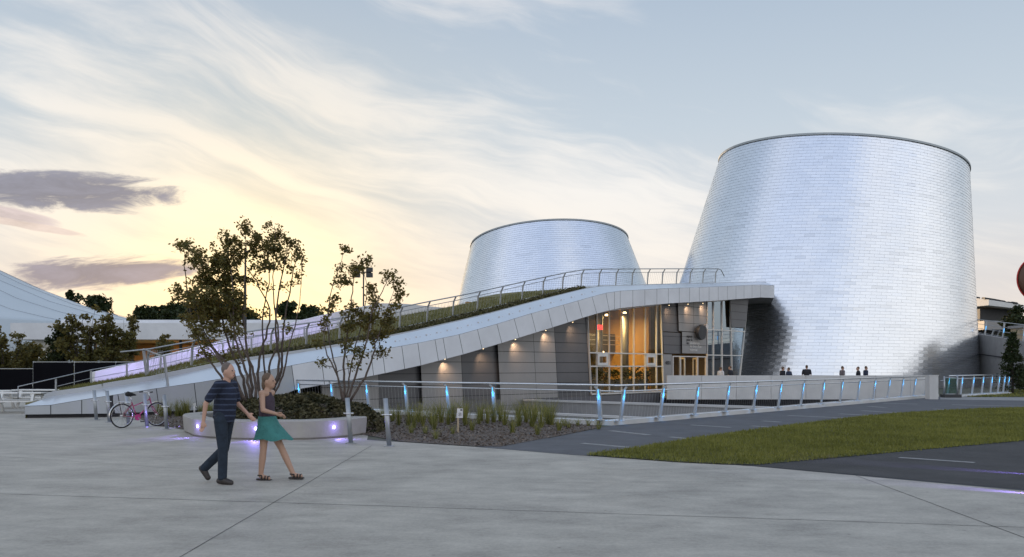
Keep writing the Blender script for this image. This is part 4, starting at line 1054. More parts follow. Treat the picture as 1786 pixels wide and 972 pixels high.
# picnic tables
def picnic(x, y, rz, label):
    global PWORLD
    e = empty('picnic_table', (x,y,0), rz); tag(e, label, 'picnic table', 'white picnic tables by the hoarding')
    PWORLD = False
    m = MB()
    for i in range(5): m.box((0,-.30+.15*i,.74), (2.3,.135,.045))
    m.build('tabletop', M['white'], e)
    for s in (-1,1):
        m = MB()
        for i in (0,1): m.box((0,s*(.62+.15*i),.44), (2.3,.135,.045))
        m.build('bench_seat', M['white'], e)
    for s in (-.8,.8):
        m = MB(); m.box((s,0,.37), (.09,1.5,.09)); m.bar((s+.06,-.3,.72),(s+.06,-.62,0),.09,.09,up=(1,0,0)); m.bar((s+.06,.3,.72),(s+.06,.62,0),.09,.09,up=(1,0,0)); m.box((s,0,.67),(.08,.7,.08)); m.build('leg', M['white'], e)
    PWORLD = True
picnic(-18.75, 32.4, .05, 'white picnic table beside the ramp toe, nearest of the three')
picnic(-21.6, 35.2, .1, 'white picnic table partly out of frame behind the nearest table')
picnic(-19.9, 36.5, -.06, 'white picnic table farthest back, just before the black hoarding')

# hoarding fence
fe = empty('hoarding_fence', (-30,51,0)); tag(fe, 'black fabric covered hoarding fence running behind the picnic tables', 'fence')
for i in range(13):
    x0 = -48+2.45*i; h = 1.55 if x0 < -29.5 else 1.95
    m = MB(); m.box((x0+1.2,51+.02*(i%2),h/2+.06), (2.38,.03,h-.1)); m.build('fabric_panel', M['black'], fe)
    m = MB(); m.bar((x0,51.05,0),(x0,51.05,h+.1),.05,.05); m.bar((x0,51.05,h+.06),(x0+2.45,51.05,h+.06),.04,.04); m.build('fence_frame', M['galv'], fe)
# low pavilion behind
pv = empty('pavilion', (-36,82,0)); tag(pv, 'low flat roofed pavilion with white fascia and warm lit recess', 'building')
m = MB(); m.box((-32,88,4.95), (27,20,1.5)); m.build('roof_fascia', M['fascia'], pv)
m = MB(); m.box((-30,90,5.95), (26,16,.5)); m.build('upper_roof', M['fascia'], pv)
m = MB(); m.box((-30,94,2.1), (24,6,4.2)); m.build('wall', M['wood_warm'], pv)
m = MB(); m.box((-43.4,79.6,2.1), (1.6,.8,4.2)); m.build('pier', M['white'], pv)
for x in (-39,-35.5,-31,-27): 
    m = MB(); m.box((x,80.5,2.1), (.22,.22,4.2)); m.build('column', M['dark'], pv)
m = MB(); m.box((-39.5,86,2.1), (2.6,.3,4.2)); m.build('wall_panel', M['dark'], pv)
area('pavilion_light', (-33.5,86,4.1), 5, 500, (1,.55,.18), (0,0,0)); area('pavilion_light', (-37.5,84,4.1), 1.5, 90, (1,.7,.35), (0,0,0))
# tensile roof
tr = empty('stadium_dome', (-130,165,0)); tag(tr, 'huge pale blue-white tent-like dome roof rising out of frame', 'stadium roof')
m = MB(); m.lathe([(70,0),(69.5,8.6),(64,9.4),(55,11.0),(45,13.7),(35,17.7),(27,21.6),(18,26.5),(8,31),(.5,33)], (-130,165,0), 72); m.build('roof_shell', M['membrane'], tr, True)
m = MB()
for k_ in range(36):
    a = 2*math.pi*k_/36+.04
    pts_ = [Vector((-130+r*math.cos(a),165+r*math.sin(a),z+.10)) for r, z in [(69.5,8.6),(64,9.4),(55,11.0),(45,13.7),(35,17.7),(27,21.6),(18,26.5)]]; m.tube(pts_, .035, 4, False)
m.build('roof_seam', M['galv'], tr)

# ------------------------------------------------------------------ background trees
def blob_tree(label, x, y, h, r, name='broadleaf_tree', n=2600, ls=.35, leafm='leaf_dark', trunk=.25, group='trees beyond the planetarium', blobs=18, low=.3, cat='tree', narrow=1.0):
    e = empty(name, (x,y,0)); tag(e, label, cat, group)
    m = MB(); m.tube([(x,y,0),(x+random.uniform(-.2,.2),y,h*.35),(x+random.uniform(-.4,.4),y,h*.8)], [trunk,trunk*.7,trunk*.2], 8)
    bs = []
    for i in range(blobs):
        a = random.uniform(0,2*math.pi); f = random.random(); zz = h*(low+(.95-low)*f); rr_ = r*narrow*(1.0-.75*abs(f-.35))*random.uniform(.2,.95)
        c = Vector((x+rr_*math.cos(a)*.85,y+rr_*math.sin(a)*.85,zz)); bs.append((c, r*random.uniform(.22,.46)))
        m.tube([(x,y,zz*.6),c], [trunk*.35,trunk*.1], 5)
    m.build('trunk', M['bark_d'], e, True)
    C = []
    for c, br_ in bs:
        k_ = n//blobs; d_ = rng.normal(size=(k_,3)); d_ /= np.linalg.norm(d_,axis=1)[:,None]; rad = br_*rng.random(k_)**.45
        lump = 1+.25*np.sin(d_[:,0]*5+c.x)*np.sin(d_[:,2]*6+c.z)
        C.append(np.array(c)+d_*(rad*lump)[:,None]*[1,1,.8])
    C = np.concatenate(C); k_ = n//4; f_ = rng.random(k_); d_ = rng.normal(size=(k_,2)); C = np.concatenate([C, np.stack([x+d_[:,0]*r*.42*(1.1-f_), y+d_[:,1]*r*.42*(1.1-f_), h*(low*.8+(1-low*.8)*f_)],1)]); C[:,2] = np.maximum(C[:,2],.15)
    leaves('crown', C, ls, M[leafm], e)
def bx(px, d): return (px-CX)/F*d
for i, (px, d, top, wpx, lab) in enumerate([(123,215,506,24,'dark round treetop showing over the dome edge, first of two'),(174,215,517,30,'dark round treetop showing over the dome edge beside the first'),
      (258,120,537,30,'dark tree silhouette behind the pavilion, nearest the dome'),(284,125,534,30,'dark tree silhouette second from the dome behind the pavilion'),(308,115,531,34,'broad dark tree silhouette behind the pavilion roof'),(345,110,522,38,'dark tree silhouette just behind the tallest planter tree'),
      (372,118,526,34,'dark tree between the stems and crown of the tall planter tree'),(396,112,524,36,'dark tree mass behind the tall planter tree stems'),(430,118,538,30,'low dark tree next to the sunset glow'),(499,100,526,26,'dark round tree between the planter trees, beyond the parapet'),(530,104,532,28,'low dark tree beside the round one, beyond the parapet'),(556,108,545,24,'bushy dark tree sinking behind the violet parapet'),(585,112,556,22,'lowest dark tree peeping above the violet parapet')]):
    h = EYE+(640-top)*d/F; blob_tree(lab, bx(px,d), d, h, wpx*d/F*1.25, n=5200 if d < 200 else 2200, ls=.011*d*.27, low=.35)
for (px, d, top, wpx, lab, lm) in [(10,58,578,36,'bushy green shrub tree at the frame edge behind the black hoarding','leaf'),(60,60,588,40,'bushy mid green shrub tree behind the black hoarding','leaf'),(98,57,566,26,'thin loose young tree in front of the white pavilion pier','leaf_dark'),
      (140,56,540,26,'tall young tree before the pavilion, left stem of the pair','leaf'),(178,57,536,28,'tall young tree before the pavilion, fuller of the pair','leaf'),(212,58,556,18,'slim young tree before the warm pavilion recess','leaf'),(275,62,582,22,'small young tree between pavilion recess and ramp','leaf'),(35,66,600,30,'low dense shrub behind the hoarding between two bushes','leaf')]:
    gy = 640+EYE*F/d; st, cl = [], []
    for q in range(6):
        tx = px+wpx*random.uniform(-1,1); ty = top+(gy-top)*random.uniform(0,.25)
        st.append([(px+random.uniform(-4,4),gy,0),(px+(tx-px)*.35+random.uniform(-3,3),gy+(ty-gy)*.4,random.uniform(-.4,.4)),(tx,ty,random.uniform(-.8,.8))])
        for g_ in range(6):
            f = .25+.75*(g_+random.random())/6; cl.append((px+(tx-px)*f**.8+random.uniform(-.25,.25)*wpx, gy+(ty-gy)*f+random.uniform(-4,4), random.uniform(7,13), random.uniform(.5,1.1)))
    stem_tree(lab, 'young_tree', d, st, cl, lsize=.15, per=.42, base_r=.06, group='young trees behind the hoarding', leafm=lm, barkm='bark_d', spread=1.2)

# ------------------------------------------------------------------ masts
def mast(name, label, px, ytop, d, r, heads):
    x = bx(px,d); h = EYE+(640-ytop)*d/F; e = empty(name, (x,d,0)); tag(e, label, 'lamp post', None)
    m = MB(); m.tube([(x,d,0),(x,d,h)], [r,r*.6], 8); m.build('pole', M['dark'], e, True)
    for (dx, dz) in heads:
        m = MB(); m.box((x+dx,d-.2,h+dz), (.8,.5,.55)); m.build('lamp_head', M['dark'], e)
    if heads:
        m = MB(); m.bar((x-1.0,d,h-.3),(x+1.0,d,h-.3),.15,.15); m.build('crossarm', M['dark'], e)
mast('floodlight_mast', 'thin dark floodlight mast with lamp heads behind the loose planter tree', 634, 471, 110, .14, [(-.8,0),(.8,0),(-.8,-.7),(.8,-.7)])
mast('light_pole', 'plain dark pole rising behind the tallest planter tree', 428, 432, 60, .11, [])

# ------------------------------------------------------------------ right side
rw_ = empty('ramp_wall', (39,70,0)); tag(rw_, 'grey concrete ramp wall with sloping top right of the tall cone', 'wall')
A, B = Vector((bx(1690,78),78)), Vector((bx(1850,58),58)); za, zb_ = EYE+60*78/F, EYE+33*58/F
m = MB(); d = (B-A).normalized(); n = Vector((-d.y,d.x))*-.3
m.hexa([V3(A,0),V3(B,0),V3(B-n,0),V3(A-n,0)], [V3(A,za),V3(B,zb_),V3(B-n,zb_),V3(A-n,za)]); m.build('wall_face', M['grey_conc'], rw_)
m = MB(); m.bar(V3(A+n*.3,za*.62),V3(B+n*.3,zb_*.62),.05,.08); m.build('drip_line', M['joint'], rw_)
er = empty('upper_railing', V3(A,za)); tag(er, 'steel railing on top of the grey ramp wall', 'railing')
tops_ = []
for i, f in enumerate((0,.22,.44,.66,.88)):
    p = V3(A.lerp(B,f),za+(zb_-za)*f); q = p+Vector((.14,0,1.25)); m = MB(); m.bar(p,q,.12,.08); ps = m.build('post', M['galv'], er); tops_.append(q)
    m = MB(); m.bar(p.lerp(q,.35)+Vector((-.02,-.06,0)),p.lerp(q,.62)+Vector((-.02,-.06,0)),.09,.03); m.build('light_strip', M['led_blue'], ps)
for k_ in (0,.3,.6,.9):
    m = MB(); m.tube([q-Vector((.14*k_,0,1.25*k_)) for q in tops_], .035 if k_ == 0 else .02, 6); m.build('rail', M['galv'], er, True)
sd2 = empty('grandstand', (66,112,0)); tag(sd2, 'distant grandstand with speckled white roof between cone and trees', 'grandstand')
x0, x1 = bx(1680,112), bx(1764,112)
m = MB(); 
m.hexa([(x0,106,9.3),(x1,106,8.6),(x1,120,8.9),(x0,120,9.6)], [(x0,106,10.0),(x1,106,9.0),(x1,120,10.4),(x0,120,12.0)]); m.build('roof', M['white'], sd2)
m = MB()
for i in range(90):
    m.box((random.uniform(x0,x1-.4),random.uniform(106,119),0), (.5,.4,.25))
for i, v in enumerate(m.v):
    x, y, z = v; f = (x-x0)/(x1-x0); g_ = (y-106)/14; m.v[i] = (x,y,z+10.0-f*1.0+g_*(2.0-.6*f)+.1)
m.build('roof_vent', M['dark'], sd2)
m = MB(); m.box(((x0+x1)/2-.6,112,8.2), (x1-x0-1.2,8,1.6)); m.build('shade_band', M['dark'], sd2)
m = MB(); m.box(((x0+x1)/2-1,109,6.9), (x1-x0-2,4,1.1)); m.build('gallery_front', M['panel_l'], sd2)
m = MB(); m.box(((x0+x1)/2-1,112,3.2), (x1-x0-2,6,6.2)); m.build('lower_stand', M['dark'], sd2)
for i in range(8):
    m = MB(); x = x0+.5+i*.75; m.bar((x,108.5,2.5),(x+.7,106.9,6.4),.16,.16); m.build('strut', M['galv'], sd2)
blob_tree('dark round tree beside the grandstand at the frame edge', bx(1772,95), 95, EYE+105*95/F, 2.6, n=2600, ls=.28, low=.25, group=None)
# conifer and low shrub
def conifer(label, x, y, h, r):
    e = empty('conifer_tree', (x,y,0)); tag(e, label, 'conifer')
    m = MB(); m.tube([(x,y,0),(x,y,h*.95)], [.09,.02], 8); C = []
    for i in range(150):
        f = random.random()**.9; z = h*(.05+.93*f); rr_ = r*(1-f)**.8*random.uniform(.65,1.05)+.05; a = random.uniform(0,6.28)
        tip = Vector((x+rr_*math.cos(a),y+rr_*math.sin(a),z+.1*rr_)); st0 = Vector((x,y,z)); m.tube([st0,tip],[.015,.005],4)
        for k_ in range(26):
            q = st0.lerp(tip,random.random()**.5); C.append((q.x+random.gauss(0,.07),q.y+random.gauss(0,.07),q.z+random.gauss(0,.07)))
    m.build('trunk', M['bark_d'], e, True); leaves('crown', C, .11, M['leaf_dark'], e)
p = gp(1766,687); conifer('dark green conical conifer on the grass before the ramp wall', p.x, p.y, 3.9, 1.05)
p = gp(1785,684); blob_tree('dark low rounded shrub beside the conifer', p.x-.5, p.y-1, 1.7, 1.0, 'shrub', n=1500, ls=.10, trunk=.05, group=None, low=.2, cat='shrub')
tb = empty('site_hut', (bx(1800,64),64,0)); tag(tb, 'small tan rendered hut top at the frame edge above the ramp wall', 'hut')
x = bx(1812,66); m = MB(); m.box((x,66,2.6), (2.9,2.5,4.2)); m.build('wall', M['tan'], tb); m = MB(); m.box((x,66,4.8), (3.2,2.8,.2)); m.build('roof', M['grey_conc'], tb)
sc = empty('disc_sculpture', (bx(1812,40),40,0)); tag(sc, 'tall brown oval sculpture with red rim cut off by the frame edge', 'sculpture')
x = bx(1815,40); zc_ = EYE+153*40/F
m = MB(); Mz = Matrix.Rotation(R(90),3,'X'); Ms = Matrix.Diagonal((1.08,1,1.06))
prof = [(.02,-.22),(.5,-.2),(.88,-.12),(1.0,0),(.88,.12),(.5,.2),(.02,.22)]
m.lathe(prof, (x,40,zc_), 40, Ms@Mz); m.build('disc', M['brown'], sc, True)
m = MB(); m.tube([(x+1.10*math.cos(2*math.pi*k_/40),40,zc_+1.08*math.sin(2*math.pi*k_/40)) for k_ in range(41)], .028, 8, False); m.build('rim', M['red'], sc, True)
m = MB(); m.tube([(x,40,0),(x,40,zc_-1.0)], .08, 10); m.build('pole', M['dark'], sc, True)

# ------------------------------------------------------------------ people
def remeshed(name, caps, voxel, mt, parent, smooth_it=4, boxes=()):
    """caps: (p, q, r1, r2[, squash]) tapered limbs; one continuous surface through a voxel remesh"""
    bm = bmesh.new()
    for c in caps:
        p, q, r1, r2 = Vector(c[0]), Vector(c[1]), c[2], c[3]
        d = q-p; L_ = max(d.length,1e-4); rot = d.to_track_quat('Z','Y').to_matrix() if d.length > 1e-4 else Matrix.Identity(3)
        ns, nr = 14, 14; rings = []
        prof = [(math.sin(a)*r1, -math.cos(a)*r1) for a in [math.pi/2*i/5 for i in range(6)]]+[(math.cos(a)*r2, L_+math.sin(a)*r2) for a in [math.pi/2*i/5 for i in range(6)]]
        sq = c[4] if len(c) > 4 else (1,1)
        vs = []
        for (r, z) in prof:
            vs.append([bm.verts.new(p+rot@Vector((max(r,1e-4)*math.cos(2*math.pi*k_/ns)*sq[0], max(r,1e-4)*math.sin(2*math.pi*k_/ns)*sq[1], z))) for k_ in range(ns)])
        for a, b in zip(vs, vs[1:]):
            for k_ in range(ns): bm.faces.new((a[k_],a[(k_+1)%ns],b[(k_+1)%ns],b[k_]))
        bm.faces.new(vs[0][::-1]); bm.faces.new(vs[-1])
    for (c, rad) in boxes:
        r_ = bmesh.ops.create_uvsphere(bm, u_segments=20, v_segments=14, radius=1.0)
        for v in r_['verts']: v.co = Vector(c)+Vector((v.co.x*rad[0],v.co.y*rad[1],v.co.z*rad[2]))
    me = bpy.data.meshes.new(name+'_raw'); bm.to_mesh(me); bm.free()
    t = bpy.data.objects.new('tmp', me); COL.objects.link(t)
    md_ = t.modifiers.new('r','REMESH'); md_.mode = 'VOXEL'; md_.voxel_size = voxel
    sm = t.modifiers.new('s','SMOOTH'); sm.iterations = smooth_it; sm.factor = .5
    dg = bpy.context.evaluated_depsgraph_get(); dg.update()
    out = bpy.data.meshes.new_from_object(t.evaluated_get(dg)); out.name = name
    bpy.data.objects.remove(t); bpy.data.meshes.remove(me)
    return link_mesh(name, out, mt, parent, True)
def person(label, loc, heading, J, look, vox=.009, group=None, detail=True):
    """J: joints in a local frame x forward, y left, z up; look: dict of clothing"""
    global PWORLD
    e = empty('person', loc, heading); tag(e, label, 'person', group); PWORLD = False
    f = Vector
    g = {k_: Vector(v) for k_, v in J.items()}; sc_ = look.get('scale',1.0); fem = look.get('fem', False)
    sw = .155 if fem else .185
    caps = []; B = []
    hc = g['head']
    # head, neck, torso
    B.append((hc, (.092,.074,.118))); B.append((hc+f((.035,0,-.055)), (.058,.052,.062)))
    B.append((hc+f((.098,0,-.012)), (.018,.013,.022)))
    for s in (-1,1): B.append((hc+f((-.005,.076*s,-.01)), (.02,.010,.032)))
    caps.append((hc+f((-.015,0,-.08)), g['chest']+f((0,0,.12)), .052, .060))
    caps.append((g['pelvis'], g['chest'], .115 if not fem else .105, .120 if not fem else .100, (1.0,1.25)))
    for s, n_ in ((-1,'r'),(1,'l')):
        sh = g['sh_'+n_]; el = g['el_'+n_]; wr = g['wr_'+n_]
        caps += [(g['chest']+f((0,.06*s,.10)), sh, .062, .05), (sh, el, .046, .036), (el, wr, .037, .026)]
        hd = (wr-el).normalized(); fwd = f((1,0,0)); fwd = (fwd-hd*fwd.dot(hd)).normalized(); lat = hd.cross(fwd)
        palm = wr+hd*.085; caps.append((wr+hd*.02, palm, .026, .034, (1,1)))
        if detail:
            for k_, (o_, ln2) in enumerate(((.027,.070),(.009,.080),(-.009,.075),(-.026,.058))):
                a_ = palm+fwd*o_+hd*.012; m_ = a_+hd*ln2*.55+lat*(-s)*.008; t_ = m_+hd*ln2*.45*.8+lat*(-s)*.025
                caps += [(a_,m_,.0095,.009),(m_,t_,.009,.0075)]
            th_ = wr+hd*.035+fwd*.02; caps += [(th_, th_+fwd*.032+hd*.03, .012,.011), (th_+fwd*.032+hd*.03, th_+fwd*.038+hd*.062, .010,.008)]
        else: caps.append((palm, palm+hd*.07, .03, .016))
        hp = g['hp_'+n_]; kn = g['kn_'+n_]; an_ = g['an_'+n_]; to = g['to_'+n_]
        caps += [(g['pelvis'], hp, .10, .088), (hp, kn, .083, .052), (kn, kn.lerp(an_,.35), .052, .053), (kn.lerp(an_,.35), an_, .053, .036)]
        caps += [(an_+f((0,0,-.02)), to, .036, .028)]
    remeshed('body', caps, vox, look['skin'], e, 3, B)
    # clothing: slightly larger shells
    up = look.get('sleeve', .75); tcap = [(g['pelvis']+f((0,0,.02)), g['chest'], .135 if not fem else .112, .138 if not fem else .112, (1.0,1.28)), (g['chest'], g['chest']+f((0,0,.09)), .13 if not fem else .09, .09 if not fem else .07, (1,1.3))]
    if not look.get('sleeveless'):
        for n_ in 'rl':
            sh = g['sh_'+n_]; el = g['el_'+n_]; tcap += [(g['chest']+f((0,(.06 if n_=='l' else -.06),.11)), sh, .078,.066), (sh, sh.lerp(el,up), .064,.062)]
    remeshed('shirt', tcap, vox*1.3, look['shirt'], e, 4)
    if look.get('skirt'):
        m = MB(); nseg = 28; rings = [(.97+.07,.125,.155),(.92,.155,.19),(.84,.20,.215),(.76,.245,.235),(.69,.285,.25)]; vs = []; pz = g['pelvis'].z-.95
        for i, (z, rx_, ry_) in enumerate(rings):
            for k_ in range(nseg):
                a = 2*math.pi*k_/nseg; fl = 1+.06*i*.4*math.sin(5*a+.6); vs.append((g['pelvis'].x+rx_*fl*math.cos(a)+.025*i, g['pelvis'].y+ry_*fl*math.sin(a), z+pz-.004*i*math.cos(5*a)))
        fs = [(i*nseg+k_, i*nseg+(k_+1)%nseg, (i+1)*nseg+(k_+1)%nseg, (i+1)*nseg+k_) for i in range(len(rings)-1) for k_ in range(nseg)]
        m.add(vs, fs); m.build('skirt', look['skirt'], e, True)
    else:
        tc_ = [(g['pelvis']+f((0,0,.03)), g['pelvis'], .128,.125,(1,1.25))]
        for n_ in 'rl':
            hp = g['hp_'+n_]; kn = g['kn_'+n_]; an_ = g['an_'+n_]
            tc_ += [(g['pelvis'], hp, .112,.10), (hp, kn, .098,.072), (kn, kn.lerp(an_,.5), .072,.070), (kn.lerp(an_,.5), an_+(kn-an_).normalized()*.02, .070,.066)]
        remeshed('trousers', tc_, vox*1.3, look['legs'], e, 3)
    for n_ in 'rl':
        an_ = g['an_'+n_]; to = g['to_'+n_]; dv = (to-an_); hl = an_+f((-.05,0,-.035)) if abs(an_.z-.09) < .03 else an_-dv.normalized()*.03+f((-.02,0,-.02))
        if look.get('sandal'):
            m = MB(); h_ = an_+f((-.055,0,-.068)); tt = to+f((.035,0,-.030)); 
            m.bar(h_, tt, .085, .022); 
            for q in (.38,.62,.82): c_ = h_.lerp(tt,q)+f((0,0,.035)); m.tube([c_+f((0,-.042,-.03)),c_+f((0,-.03,.02)),c_+f((0,.03,.02)),c_+f((0,.042,-.03))], .011, 6)
            m.tube([an_+f((.03,-.04,-.01)),an_+f((-.03,-.038,-.01)),an_+f((-.045,0,-.01)),an_+f((-.03,.038,-.01)),an_+f((.03,.04,-.01))], .010, 6)
            m.build('sandal', look['shoe'], e, True)
        else:
            remeshed('shoe', [(hl, to, .045,.042), (an_+f((0,0,-.02)), to, .050,.040)], .008, look['shoe'], e, 3)
    # hair and face
    hb_ = [(hc+f((-.022,0,.035)), (.088,.080,.098))]
    if fem: hb_ += [(hc+f((-.065,0,-.05)), (.045,.07,.10))]
    remeshed('hair', [], .008, look['hair'], e, 3, hb_)
    if detail:
        for s in (-1,1):
            m = MB(); m.lathe([(.0,-.008),(.010,-.004),(.011,.002),(.006,.008),(.0,.010)], hc+f((.082,.030*s,.006)), 10); m.build('eye', M['eye'], e, True)
        m = MB(); m.box(hc+f((.090,0,-.064)), (.010,.040,.010)); m.build('mouth', M['lip'], e)
    PWORLD = True
    return e
man_J = dict(head=(.07,0,1.655), chest=(.03,0,1.34), pelvis=(0,0,.97), sh_r=(.02,-.19,1.46), sh_l=(.03,.19,1.46), el_r=(-.14,-.25,1.19), wr_r=(-.17,-.26,.95), el_l=(.06,.26,1.17), wr_l=(.24,.22,1.03),
             hp_r=(.0,-.09,.93), hp_l=(.0,.09,.93), kn_r=(.04,-.095,.50), an_r=(.03,-.095,.09), to_r=(.17,-.10,.035), kn_l=(-.06,.09,.50), an_l=(-.40,.09,.20), to_l=(-.33,.09,.07))
ml = gp(397,844); person('person in navy striped shirt and dark jeans walking across the plaza', (ml.x-.05,ml.y,0), R(-14), man_J, dict(skin=M['skin'], shirt=M['striped'], legs=M['jeans'], shoe=M['shoe'], hair=M['hair_g']))
wom_J = dict(head=(.05,0,1.50), chest=(.02,0,1.21), pelvis=(.02,0,.88), sh_r=(.01,-.155,1.32), sh_l=(.03,.155,1.32), el_r=(.05,-.21,1.07), wr_r=(.22,-.16,1.02), el_l=(-.10,.21,1.08), wr_l=(-.08,.20,.87),
             hp_r=(.02,-.085,.84), hp_l=(.02,.085,.84), kn_r=(.00,-.085,.46), an_r=(-.04,-.085,.09), to_r=(.09,-.09,.035), kn_l=(.22,.085,.47), an_l=(.40,.085,.095), to_l=(.53,.085,.055))
wl = gp(460,837); person('person in plum sleeveless top, teal skirt and black sandals walking behind', (wl.x+.03,wl.y,0), R(-8), wom_J, dict(skin=M['skin_t'], shirt=M['plum'], skirt=M['teal'], shoe=M['shoe'], hair=M['hair_b'], fem=True, sleeveless=True, sandal=True))
def stand_J(k_=1.0, sw=0.0):
    J = dict(head=(.03,0,1.64), chest=(.0,0,1.34), pelvis=(0,0,.96), sh_r=(0,-.19,1.45), sh_l=(0,.19,1.45), el_r=(-.04,-.25,1.17), wr_r=(.08,-.24,.95), el_l=(.02,.25,1.17), wr_l=(.14,.22,1.0),
             hp_r=(0,-.09,.92), hp_l=(0,.09,.92), kn_r=(.03,-.10,.50), kn_l=(.03+sw,.10,.50), an_r=(0,-.10,.09), an_l=(sw,.10,.09), to_r=(.13,-.11,.035), to_l=(.13+sw,.11,.035))
    return {a: tuple(c*k_ for c in v) for a, v in J.items()}
dk = dict(skin=M['skin'], shirt=M['darkcloth'], legs=M['darkcloth'], shoe=M['shoe'], hair=M['hair_b']); gk = dict(dk, shirt=M['greycloth'], legs=M['jeans']); wk = dict(dk, shirt=M['whitecloth'], legs=M['jeans']); nk = dict(dk, shirt=M['navy'], legs=M['jeans'])
for (px, d, k_, hd_, lk, lab) in [(1257,53.2,.97,.6,wk,'person in white top standing on the footbridge by the entrance glass'),(1274,53.6,1.01,2.5,dk,'person in dark clothes on the footbridge beside the white top'),
        (1365,53.3,.98,.3,dk,'person in dark clothes at the parapet where the cone shadow ends'),(1376,53.8,.95,2.2,nk,'shorter person in navy shirt close beside another at the parapet'),(1407,53.5,1.04,1.2,dk,'tallest person in dark clothes alone on the footbridge'),
        (1469,53.4,1.0,.2,gk,'person in grey shirt alone in the middle of the footbridge'),(1497,53.3,.98,3.0,dk,'dark clothed person of the last pair on the footbridge'),(1510,54.0,1.0,.1,nk,'navy shirted person of the last pair, nearest the pillar')]:
    person(lab, (bx(px,d),d,0.0), hd_, stand_J(k_), lk, .016, 'people crossing the footbridge', False)

# ------------------------------------------------------------------ light, sky, camera
SUN_AZ, SUN_EL = math.atan((440-CX)/F), R(3.2)
sd_v = Vector((math.sin(SUN_AZ)*math.cos(SUN_EL), math.cos(SUN_AZ)*math.cos(SUN_EL), math.sin(SUN_EL)))
sl = bpy.data.lights.new('sun', 'SUN'); sl.energy = 1.3; sl.angle = R(4); sl.color = (1,.70,.42)
so = bpy.data.objects.new('sun', sl); COL.objects.link(so); so.rotation_euler = sd_v.to_track_quat('Z','Y').to_euler(); so.location = (0,0,60)

W = bpy.data.worlds.new('World'); S.world = W; W.use_nodes = True; nt = W.node_tree; L = nt.links
for n in list(nt.nodes): nt.nodes.remove(n)
tc = nd(nt, 'ShaderNodeTexCoord'); nrm = nd(nt, 'ShaderNodeVectorMath', operation='NORMALIZE'); L.new(tc.outputs['Generated'], nrm.inputs[0])
sx = nd(nt, 'ShaderNodeSeparateXYZ'); L.new(nrm.outputs[0], sx.inputs[0])
def mm(op, a, b=None, c=None, clamp=False):
    n = nd(nt, 'ShaderNodeMath', operation=op, use_clamp=clamp)
    for i, q in enumerate((a,b,c)):
        if q is None: continue
        if isinstance(q, (int,float)): n.inputs[i].default_value = q
        else: L.new(q, n.inputs[i])
    return n.outputs[0]
def sstep(x, a, b):
    n = nd(nt, 'ShaderNodeMapRange', interpolation_type='SMOOTHSTEP'); L.new(x, n.inputs['Value'])
    n.inputs['From Min'].default_value = a; n.inputs['From Max'].default_value = b; return n.outputs['Result']
def ramp(x, stops, mx_=1.0):
    r = nd(nt, 'ShaderNodeValToRGB'); el = r.color_ramp.elements
    while len(el) < len(stops): el.new(.5)
    for e_, (p_, c_) in zip(el, stops): e_.position = p_; e_.color = (*c_,1)
    L.new(x, r.inputs['Fac']); return r.outputs['Color']
def mixc(f, a, b, mode='MIX'):
    n = nd(nt, 'ShaderNodeMix', data_type='RGBA', blend_type=mode); n.clamp_factor = True
    for nm_, q in (('Factor',f),('A',a),('B',b)):
        if isinstance(q, (int,float)): n.inputs[nm_].default_value = q
        elif isinstance(q, tuple): n.inputs[nm_].default_value = (*q,1)
        else: L.new(q, n.inputs[nm_])
    return n.outputs['Result']
u = mm('ARCTAN2', sx.outputs['X'], sx.outputs['Y']); v = mm('ARCSINE', sx.outputs['Z'])
def comb(a, b, c=0.0):
    n = nd(nt, 'ShaderNodeCombineXYZ')
    for i, q in enumerate((a,b,c)):
        if isinstance(q, (int,float)): n.inputs[i].default_value = q
        else: L.new(q, n.inputs[i])
    return n.outputs[0]
def noise(vec, sc_, det, rough=.6, dist=0.0):
    n = nd(nt, 'ShaderNodeTexNoise'); n.inputs['Scale'].default_value = sc_; n.inputs['Detail'].default_value = det; n.inputs['Roughness'].default_value = rough; n.inputs['Distortion'].default_value = dist
    L.new(vec, n.inputs['Vector']); return n.outputs['Fac']
vn = mm('DIVIDE', mm('MAXIMUM', v, 0.0), 1.5708)      # 0 horizon .. 1 zenith ; frame top ~ .26
base = ramp(vn, [(0,(.58,.50,.45)),(.04,(.61,.565,.54)),(.10,(.545,.57,.60)),(.17,(.445,.51,.575)),(.26,(.345,.42,.515)),(.5,(.31,.39,.51)),(1,(.28,.36,.48))])
cloudc = ramp(vn, [(0,(.80,.67,.50)),(.05,(.785,.72,.645)),(.13,(.75,.73,.705)),(.20,(.68,.675,.67)),(.27,(.58,.595,.625)),(1,(.50,.54,.60))])
# high thin streaks, falling gently to the right
ur = mm('ADD', mm('MULTIPLY', u, 1.0), mm('MULTIPLY', v, -.22)); vr = mm('ADD', v, mm('MULTIPLY', u, .24))
wv = noise(comb(mm('MULTIPLY', u, 2.2), mm('MULTIPLY', v, 4.0), 3.3), 1.0, 3)
st1 = noise(comb(mm('MULTIPLY', ur, 2.6), mm('ADD', mm('MULTIPLY', vr, 15.0), mm('MULTIPLY', wv, 2.4)), 1.7), 1.0, 7, .6, .4)
st2 = noise(comb(mm('MULTIPLY', ur, 5.5), mm('ADD', mm('MULTIPLY', vr, 34.0), mm('MULTIPLY', wv, 4.0)), 8.1), 1.0, 6, .6, .3)
big_ = noise(comb(mm('MULTIPLY', u, 2.0), mm('MULTIPLY', vr, 6.0), 5.2), 1.0, 4, .55)
sden = mm('ADD', mm('MULTIPLY', st1, .50), mm('ADD', mm('MULTIPLY', st2, .22), mm('MULTIPLY', big_, .34)))
lft = sstep(u, .55, -.45)
hi = sstep(v, .42, .12)
cov = mm('ADD', sden, mm('ADD', mm('MULTIPLY', lft, .07), mm('MULTIPLY', hi, .10)))
front = sstep(sx.outputs['Y'], -.35, .35)
